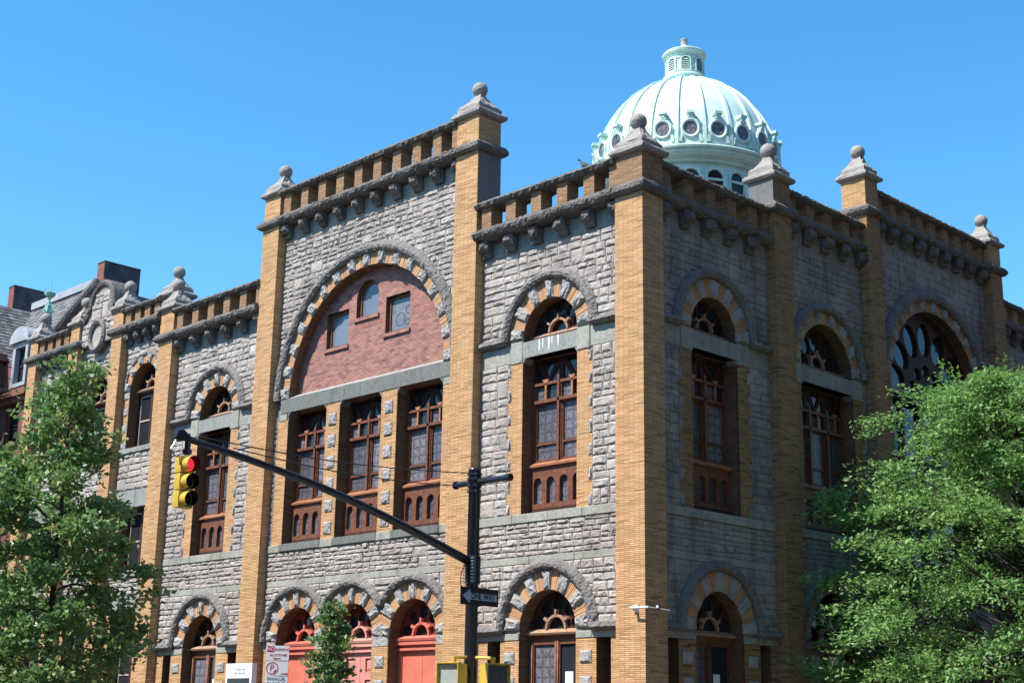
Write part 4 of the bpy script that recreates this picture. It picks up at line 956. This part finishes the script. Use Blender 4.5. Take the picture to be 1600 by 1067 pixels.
block(19.0, 25.5, 22, 9, 30, R(-90), 'brownstone', 'unseen brownstone block added farther up the side street to cut sky light')
block(34, -38, 22, 12, 26, R(215), 'house_brick', 'unseen red brick block added on the far corner behind the viewer to cut sky light')
block(5, -31.5, 20, 10, 15.5, R(180), 'brownstone', 'unseen brownstone block added across the avenue facing the church doors for shade and reflections')
block(-17.5, -31.5, 24, 10, 17, R(180), 'house_brick', 'unseen red brick block added across the avenue facing the wing for shade and reflections')
block(-43, -31.5, 26, 10, 15, R(180), 'brownstone', 'unseen brownstone block added across the avenue facing the mansard house for shade and reflections')

# ------------------------------------------------------------------ text helper
def lettering(txt, size, T3, mat, parent, name='lettering', ext=.0015, sx=1.0, align='CENTER', bold=0.0):
    cu = bpy.data.curves.new('t', 'FONT'); cu.body = txt; cu.size = size; cu.align_x = align; cu.align_y = 'CENTER'; cu.extrude = ext; cu.offset = bold
    o = bpy.data.objects.new('t', cu); col.objects.link(o); dg = bpy.context.evaluated_depsgraph_get(); me = bpy.data.meshes.new_from_object(o.evaluated_get(dg)); bpy.data.objects.remove(o); bpy.data.curves.remove(cu)
    me.materials.clear(); me.materials.append(MATS[mat]); me.name = name
    for v in me.vertices: v.co = Vector(T3(v.co.x*sx, v.co.y, v.co.z))
    return obj(name, me, parent)

# ------------------------------------------------------------------ traffic signal pole on the corner
def signal_pole():
    X, Y = 2.33, -7.37
    p = empty('signal_pole', (X, Y, 0), 'dark painted traffic signal pole with long mast arm on the street corner', 'signal pole'); Z0 = 0
    mb = MB(); mb.lathe([(.20, 0), (.20, .5), (.14, .6), (.115, .7), (.100, 5.95), (.112, 5.96), (.112, 6.02), (.02, 6.05)], (0, 0), 20); mb.build('pole', 'pole_paint', p, True)
    mb = MB()
    for z in (5.62, 5.72, 5.84, 5.92): mb.lathe([(.10, z-.03), (.128, z-.025), (.128, z+.025), (.10, z+.03)], (0, 0), 16)
    mb.build('pole_band', 'pole_paint', p)
    mb = MB(); mb.lathe([(.10, 4.02), (.135, 4.03), (.135, 4.50), (.10, 4.51)], (0, 0), 18); cl = mb.build('arm_clamp', 'pole_paint', p)
    mb = MB()
    for i in range(8):
        for sg in (-1, 1): ball(mb, (.10*1+.02, sg*.09-.02, 4.07+i*.055), .017, 6); ball(mb, (sg*.10, -.12, 4.07+i*.055), .017, 6)
    mb.build('bolt', 'steel', cl, kind='stuff')
    # mast arm rises towards the avenue
    a, b = Vector((0, -.08, 4.40)), Vector((0, -5.93, 5.70)); pts = []; rs = []
    for i in range(13): t = i/12; q = a.lerp(b, t); q.z += .16*math.sin(math.pi*t); pts.append(tuple(q)); rs.append(.078-.030*t)
    mb = MB(); mb.tube(pts, rs, 12); mb.build('mast_arm', 'pole_paint', p, True)
    mb = MB(); mb.tube([(0, -5.80, 5.70), (0, -6.02, 5.735)], .065, 12); mb.tube([(-.06, -5.93, 5.71), (.06, -5.93, 5.71)], .085, 12); mb.build('arm_tip', 'pole_paint', p)
    mb = MB(); mb.tube([(-.46, 0, 5.78), (.86, 0, 5.78)], .052, 10); mb.tube([(-.50, 0, 5.78), (-.46, 0, 5.78)], .075, 10); mb.tube([(.80, 0, 5.78), (.90, 0, 5.78)], .066, 10); mb.build('cross_bar', 'pole_paint', p)
    for s0, s1 in (((-.42, 0, 5.76), (0, -5.0, 5.66)), ((0, -.10, 5.93), (0, -5.5, 5.74))):
        u, v = Vector(s0), Vector(s1); mb = MB(); mb.tube([tuple(u.lerp(v, t/12)-Vector((0, 0, .10*math.sin(math.pi*t/12)))) for t in range(13)], .010, 5); mb.build('guy_wire', 'black_iron', p)
    mb = MB(); mb.tube([(0, -.12, 4.42), (.02, -.28, 4.2), (.03, -.30, 4.0), (.02, -.22, 3.93), (0, -.12, 4.05)], .009, 5); mb.build('loose_cable', 'black_iron', p)
    mb = MB(); mb.tube([(0, 0, 2.80), (.02, -.40, 2.78)], .028, 8); mb.tube([(0, 0, 2.80), (.42, .10, 2.78)], .028, 8); mb.build('signal_bracket', 'signal_yellow', p)
    # hanging three-lens head, facing +x
    hx, hy = X, Y-5.80
    s = empty('traffic_light', (hx, hy, 4.66), 'yellow three-lens traffic light showing red at the end of the mast arm', 'traffic light')
    mb = MB(); mb.tube([(0, 0, .78), (0, 0, 1.04)], .045, 10); mb.tube([(0, 0, .80), (0, 0, .86)], .07, 10); mb.build('hanger', 'pole_paint', s)
    mb = MB(); mb.tube([(0, -.02, 1.02), (0, -.20, .98), (0, -.27, .84), (0, -.2, .74), (0, -.1, .74)], .014, 6); mb.build('cable_loop', 'steel', s)
    for i, lens in enumerate(('green_lens', 'amber_lens', 'red_lens')):
        z = .125+i*.255
        mb = MB(); mb.loft([[(x_, y_, z_) for y_, z_ in ((-.12, z-.118), (.12, z-.118), (.125, z-.06), (.125, z+.06), (.12, z+.118), (-.12, z+.118), (-.125, z+.06), (-.125, z-.06))] for x_ in (-.10, .055)])
        mb.loft([[(x_, y_*k_, z+(z_-z)*k_) for y_, z_ in ((-.12, z-.118), (.12, z-.118), (.12, z+.118), (-.12, z+.118))] for x_, k_ in ((-.14, .7), (-.10, .98))])
        o = mb.build('housing', 'signal_yellow', s); fix_normals(o.data)
        mb = MB(); k_ = 20; mb.add([(.058, .098*math.cos(2*math.pi*j/k_), z+.098*math.sin(2*math.pi*j/k_)) for j in range(k_)], [tuple(range(k_))]); mb.build('lens', lens, o)
        # tunnel visor: outside yellow, inside black
        for rad, mt, nm in ((.112, 'signal_yellow', 'visor'), (.108, 'signal_dark', 'visor_lining')):
            mb = MB(); rings = []
            for t in range(0, 25):
                a_ = R(-62+t*304/24-0); ln = .185-.045*abs(math.cos((a_-R(90))/2+math.pi/2))
                rings.append([(.056, rad*math.cos(a_), z+rad*math.sin(a_)), (.056+ln, rad*math.cos(a_), z+rad*math.sin(a_))])
            mb.loft(rings, closed=False, cap=False); mb.build(nm, mt, o, True)
    # ONE WAY plate
    g = empty('one_way_sign', (X+.135, Y, 3.66), 'black and grey ONE WAY arrow sign clamped to the signal pole', 'sign'); y0, y1 = -.39, .50
    T3 = lambda u, v, w_: (w_, u, v)
    mb = MB(); mb.box(-.006, 0, y0, y1, 0, .295); mb.build('plate', 'sign_black', g)
    mb = MB(); yy = lambda u: y0+.045+u
    arrow = [(0, .148), (.175, .268), (.175, .205), (.80, .205), (.80, .088), (.175, .088), (.175, .028)]
    mb.add([(.003, yy(u), v) for u, v in arrow], [(0, 1, 2, 5, 6), (2, 3, 4, 5)]); mb.build('arrow', 'sign_grey', g)
    lettering('ONE  WAY', .138, lambda u, v, w_: (.005+w_, yy(.475)+u, .147+v), 'sign_black', g, sx=.80, bold=.004)
    mb = MB()
    for z in (.06, .235): mb.box(-.03, -.006, -.06, .06, z-.02, z+.02)
    mb.build('clamp', 'steel', g)
    # pedestrian signals, tops only in frame
    for (lx, ly, rz, lens, lab) in ((.02, -.42, R(14), 'ped_lens', 'yellow pedestrian signal with pale blank lens left of the signal pole'), (.44, .14, R(74), 'ped_lens_dark', 'yellow pedestrian signal with dark lens right of the signal pole')):
        q = empty('pedestrian_signal', (X+lx, Y+ly, 2.24), lab, 'pedestrian signal', 'pedestrian signals on the corner pole', rz)
        mb = MB(); hw = .205; mb.loft([[(x_, y_, z_) for x_, z_ in rect(-hw, hw, 0, .44)] for y_ in (-.10, .13)]); mb.loft([[(x_*k_, y_, .22+(z_-.22)*k_) for x_, z_ in rect(-hw, hw, 0, .44)] for y_, k_ in ((.13, 1), (.18, .8))]); o = mb.build('case', 'signal_yellow', q); fix_normals(o.data)
        mb = MB()
        for a_, b_, c_, d_ in ((-hw-.012, hw+.012, .44, .455), (-hw-.012, hw+.012, -.015, 0), (-hw-.012, -hw, 0, .44), (hw, hw+.012, 0, .44)): mb.box(a_, b_, -.17, -.08, c_, d_)
        mb.build('hood', 'signal_yellow', q)
        mb = MB(); mb.box(-hw+.02, hw-.02, -.106, -.101, .02, .42); mb.build('lens', lens, q)
        mb = MB(); mb.tube([(0, .03, .44), (0, .03, .56)], .035, 8); mb.build('knuckle', 'signal_yellow', q)
signal_pole()

# ------------------------------------------------------------------ kerbside parking signs
def parking_sign():
    base = Vector((-3.0, -7.5, 0)); rz = math.atan2(CAM.x-base.x, -(CAM.y-base.y))-R(4)
    g = empty('parking_sign', tuple(base), 'stack of white no-parking and parallel-parking signs on a kerbside post', 'sign', None, rz)
    mb = MB(); mb.tube([(0, .04, 0), (0, .04, 3.12)], .03, 8); mb.build('post', 'steel', g)
    z = 3.135; W = .218
    def plt(z0, z1): mb = MB(); mb.box(-W, W, -.006, 0, z0+.004, z1-.004); return mb.build('plate', 'sign_white', g)
    T3 = lambda cx, cz: (lambda u, v, w_: (cx+u, -.008-w_, cz+v))
    p = plt(2.845, 3.135)
    mb = MB(); mb.box(-W+.012, -W+.15, -.0085, -.0065, 3.01, 3.12); o = mb.build('red_panel', 'sign_red', p)
    lettering('NO', .095, T3(-W+.081, 3.065), 'sign_white', o); lettering('PARKING', .072, T3(.082, 3.055), 'sign_red', p, sx=1.0); lettering('ANYTIME', .068, T3(.01, 2.95), 'sign_red', p, sx=1.15)
    def arrow(cx, cz, sg, par): mb = MB(); mb.box(cx-.055, cx+.055, -.009, -.0065, cz-.009, cz+.009); mb.add([(cx+sg*.05, -.009, cz-.025), (cx+sg*.085, -.009, cz), (cx+sg*.05, -.009, cz+.025)], [(0, 1, 2) if sg < 0 else (0, 1, 2)]); mb.build('arrow', 'sign_red', par)
    arrow(.0, 2.885, -1, p)
    p = plt(2.56, 2.838); mb = MB(); c = (-.09, 2.70)
    for j in range(28): q = [(c[0]+r*math.cos(2*math.pi*k_/28), -.0085, c[1]+r*math.sin(2*math.pi*k_/28)) for r in (.118, .100) for k_ in (j, j+1)]; mb.add(q, [(0, 1, 3, 2)])
    mb.add([(c[0]+.015, -.0086, c[1]-.075), (c[0]+.035, -.0086, c[1]-.088), (c[0]+.085, -.0086, c[1]-.03), (c[0]+.066, -.0086, c[1]-.018)], [(0, 1, 2, 3)]); mb.build('prohibition_ring', 'sign_red', p)
    lettering('P', .17, T3(c[0]-.005, c[1]+.005), 'sign_red', p)
    arrow(.135, 2.60, 1, p)
    p = plt(2.20, 2.553)
    for i, t in enumerate(('PARALLEL', 'PARKING', 'ONLY')): lettering(t, .085, T3(0, 2.500-.088*i), 'sign_teal', p, sx=.95)
parking_sign()
def notice_board():
    g = empty('notice_board', (-13.63, -1.0, 0), 'white framed church notice board with dark panel and white lettering by the entrance', 'notice board')
    mb = MB(); mb.box(-.62, .62, -.10, .06, 1.0, 3.26); mb.build('cabinet', 'sign_white', g)
    for x in (-.45, .45): mb = MB(); mb.box(x-.05, x+.05, -.05, .05, 0, 1.0); mb.build('leg', 'steel', g)
    mb = MB(); mb.box(-.53, .53, -.106, -.101, 1.15, 2.86); pn = mb.build('panel', 'board_navy', g)
    def line(z, spans, h, mt, par):
        for a, b in spans: mb = MB(); mb.box(a, b, -.112, -.108, z-h/2, z+h/2); mb.build('letter_strip', mt, par)
    line(3.10, ((-.16, -.10), (-.06, .10), (.14, .30)), .035, 'sign_grey', g); line(3.00, ((-.22, -.05), (-.01, .12), (.16, .28)), .03, 'sign_grey', g)
    line(2.63, ((-.10, .02), (.03, .14)), .05, 'sign_white', pn); line(2.50, ((-.36, -.32), (-.28, -.02), (.0, .06), (.10, .36)), .07, 'sign_white', pn)
    line(2.28, ((-.42, -.28), (-.24, .0), (.04, .26)), .085, 'sign_white', pn); line(2.08, ((-.34, .1), (.14, .3)), .07, 'sign_white', pn)
notice_board()
# security camera arm on the corner pier
g = empty('security_camera', (-.25, 0, 4.2), 'white bracket arm with small camera on the corner pier', 'camera')
mb = MB(); mb.box(-.06, .06, -.03, -.002, -.06, .10); mb.add([(-.05, -.03, .09), (.05, -.03, .09), (.02, -.20, .06), (-.02, -.20, .06), (0, -.03, -.10)], [(0, 1, 2, 3), (0, 3, 4), (1, 4, 2), (3, 2, 4)]); mb.build('wall_bracket', 'white_plastic', g)
mb = MB(); mb.tube([(-.04, -.18, .03), (.50, -.20, .02)], .022, 8); mb.build('arm', 'white_plastic', g)
mb = MB(); mb.tube([(.50, -.20, .02), (1.12, -.22, -.08)], .010, 6); mb.build('thin_rod', 'steel', g)
mb = MB(); mb.lathe([(.02, -.06), (.055, -.03), (.06, .02), (.05, .05), (.01, .06)], (.78, -.21), 12); mb.build('camera_head', 'dark_plastic', g, True)
mb = MB(); ball(mb, (.80, -.25, .0), .035, 10); mb.build('camera_eye', 'white_plastic', g, True)
# pigeon on the coping
g = empty('pigeon', (-2.1, .35, 14.96), 'grey pigeon perched on the coping in front of the dome', 'pigeon', None, R(200)); g.scale = (1.3, 1.3, 1.3)
mb = MB(); rings = []
for t, r, zz in ((-.21, .015, .09), (-.14, .03, .10), (-.08, .05, .12), (0, .075, .15), (.07, .07, .19), (.10, .045, .235), (.115, .034, .27), (.13, .036, .30), (.155, .025, .31), (.18, .008, .305)):
    rings.append([(t, r*math.cos(2*math.pi*j/10), zz+r*math.sin(2*math.pi*j/10)*(1 if t < .08 else .9)) for j in range(10)])
mb.loft(rings); mb.build('body', 'feathers', g, True)
for sg in (-1, 1):
    mb = MB(); mb.tube([(0, sg*.03, .09), (.01, sg*.03, 0)], .008, 5); mb.build('leg', 'sign_red', g)

# ------------------------------------------------------------------ trees
def quads(name, P, mat, parent):
    N = len(P); me = bpy.data.meshes.new(name); me.vertices.add(N*4); me.vertices.foreach_set('co', P.reshape(-1).astype(np.float32))
    me.loops.add(N*4); me.loops.foreach_set('vertex_index', np.arange(N*4, dtype=np.int32)); me.polygons.add(N); me.polygons.foreach_set('loop_start', np.arange(0, N*4, 4, dtype=np.int32)); me.polygons.foreach_set('loop_total', np.full(N, 4, dtype=np.int32))
    me.materials.append(MATS[mat]); me.update(); me.validate(); return obj(name, me, parent)
def leaves(C, D, size, width, rs, up=.6):
    """C centres, D outward axes; returns rhombic leaves facing mostly upward with scatter"""
    N = len(C); L = size*rs.uniform(.65, 1.25, (N, 1)); d = D+rs.normal(0, .55, (N, 3)); d /= np.linalg.norm(d, axis=1, keepdims=True)
    n = np.array([0, 0, up])+rs.normal(0, .6, (N, 3)); s = np.cross(d, n); s /= np.linalg.norm(s, axis=1, keepdims=True)+1e-9; n = np.cross(s, d)
    a = C-d*L*.5; b = C+s*L*width-n*L*.08; c = C+d*L*.5; e = C-s*L*width-n*L*.08
    return np.stack([a, b, c, e], 1)
def limb(mb, pts, r0, r1): mb.tube(pts, [r0+(r1-r0)*i/(len(pts)-1) for i in range(len(pts))], 6)
def bend(a, b, rs, k=.08, n=5, sag=0):
    a, b = np.array(a), np.array(b); L = np.linalg.norm(b-a); out = []
    for i in range(n+1):
        t = i/n; p = a+(b-a)*t; p = p+rs.normal(0, k*L*.35, 3)*math.sin(math.pi*t); p[2] += sag*L*math.sin(math.pi*t); out.append(tuple(p))
    return out
def oak(base, H, prof, seed, label, mat='oak_leaf', nb=56, z0=1.9, lsize=.13, per=42, tr=.14, name='street_tree', cl=.24, twn=7, tw=1.0):
    rs = np.random.RandomState(seed); g = empty(name, base, label, 'tree', 'street trees'); tk = MB(); pts = [(0, 0, 0), (.03, .02, H*.3), (-.03, .04, H*.6), (.02, 0, H*.97)]
    limb(tk, pts, tr, .018); C = []; D = []
    for i in range(nb):
        z = z0+(H*.97-z0)*((i+.5)/nb)**1.0; az = i*2.399+rs.uniform(-.4, .4); Rz = np.interp(z, [p[0] for p in prof], [p[1] for p in prof])*rs.uniform(.5, 1.12)
        rise = np.interp(z/H, [.2, .6, 1], [-.05, .25, .75])*Rz; a = np.array((0, 0, z-rise*.5)); b = np.array((Rz*math.cos(az), Rz*math.sin(az), z+rise*.6))
        br = bend(a, b, rs, .10, 5, .05); limb(tk, br, max(.012, .032*Rz/2), .006); B = np.array(br)
        nt_ = max(3, int(twn*Rz))
        for t in range(nt_):
            u = rs.uniform(.28, 1.0); q = B[0]+(B[-1]-B[0])*u; k = int(u*5); q = B[min(k, 4)]+(B[min(k+1, 5)]-B[min(k, 4)])*(u*5-k)
            dirv = np.array((math.cos(az), math.sin(az), .15))+rs.normal(0, .65, 3); dirv /= np.linalg.norm(dirv); ln = rs.uniform(.18, .5)*(.6+.25*Rz)*tw
            tip = q+dirv*ln
            if rs.rand() < .5: tk.tube([tuple(q), tuple(tip)], .006, 4)
            m = int(per*rs.uniform(.6, 1.3)); cc = tip+rs.normal(0, 1, (m, 3))*np.array((cl, cl, cl*.55))*rs.uniform(.6, 1.1); C.append(cc); dd = cc-(q-dirv*.1); D.append(dd/np.linalg.norm(dd, axis=1, keepdims=True))
    tk.build('trunk', 'bark', g, True); C = np.concatenate(C); D = np.concatenate(D)
    quads('crown', leaves(C, D, lsize, .30, rs), mat, g); return g
oak((-12.35, -7.5, 0), 10.3, [(1.5, 2.0), (3, 2.25), (5, 2.4), (6.6, 2.25), (7.3, 1.6), (8.1, 1.05), (9.0, .6), (10.3, .2)], 5, 'tall leafy pointed street tree in front of the wing at the left', nb=54, per=66, lsize=.17, twn=5, cl=.25)
oak((-1.25, -7.55, 0), 3.95, [(1.4, .36), (2.5, .40), (3.2, .25), (3.9, .08)], 9, 'slender young tree in front of the centre doors', 'young_leaf', nb=40, z0=1.3, lsize=.095, per=24, tr=.035, cl=.085, twn=20, tw=.45)
def locust(base, seed, label):
    rs = np.random.RandomState(seed); g = empty('street_tree', base, label, 'tree', 'street trees'); tk = MB(); bx, by = base[0], base[1]
    limb(tk, [(0, 0, 0), (.05, .02, 1.4), (-.05, .05, 2.6), (.1, -.05, 4.4), (0, .1, 6.6), (.1, 0, 9.4)], .19, .03)
    prof = [(1.8, 2.8), (2.6, 4.8), (3.6, 5.7), (4.4, 5.0), (5.2, 5.4), (6.2, 4.3), (7.1, 5.2), (7.9, 4.4), (8.8, 3.8), (9.5, 2.9), (10.0, 1.7)]
    C = []; D = []; n = 0
    left = np.array((-.70, -.71)); k = 0
    while k < 350:
        z = rs.uniform(2.2, 9.9); Rz = np.interp(z, [p[0] for p in prof], [p[1] for p in prof]); az = rs.uniform(0, 2*math.pi); r = Rz*math.sqrt(rs.uniform(.08, 1.0))
        x, y = r*math.cos(az), r*math.sin(az)
        if bx+x < .55: continue
        k += 1
        c = np.array((x, y, z)); st = np.array((0, 0, max(1.8, z-.45*r-.3)))
        br = bend(st, c, rs, .07, 5, .06); limb(tk, br, .014+.008*r, .006)
        out = np.array((math.cos(az), math.sin(az), -.12))
        for t in range(9):
            o2 = out+rs.normal(0, .75, 3)*np.array((1, 1, .30)); o2 /= np.linalg.norm(o2); L = rs.uniform(.5, 1.4); q = c-out*rs.uniform(0, .8)+rs.normal(0, .12, 3)
            m = 44; u = rs.uniform(.1, 1, (m, 1)); cc = q+o2*L*u+np.array((0, 0, -.14))*u**2*L+rs.normal(0, 1, (m, 3))*np.array((.12, .12, .07))
            keep = (cc[:, 0]+bx) > .4; C.append(cc[keep]); D.append(np.repeat(o2[None], m, 0)[keep])
            if t < 3: tk.tube([tuple(q), tuple(q+o2*L*.8)], .006, 4)
    tk.build('trunk', 'bark', g, True); C = np.concatenate(C); D = np.concatenate(D)
    quads('crown', leaves(C, D, .125, .25, rs, .9), 'locust_leaf', g)
locust((5.05, 8.5, 0), 21, 'wide feathery street tree in front of the side street wall at the right')
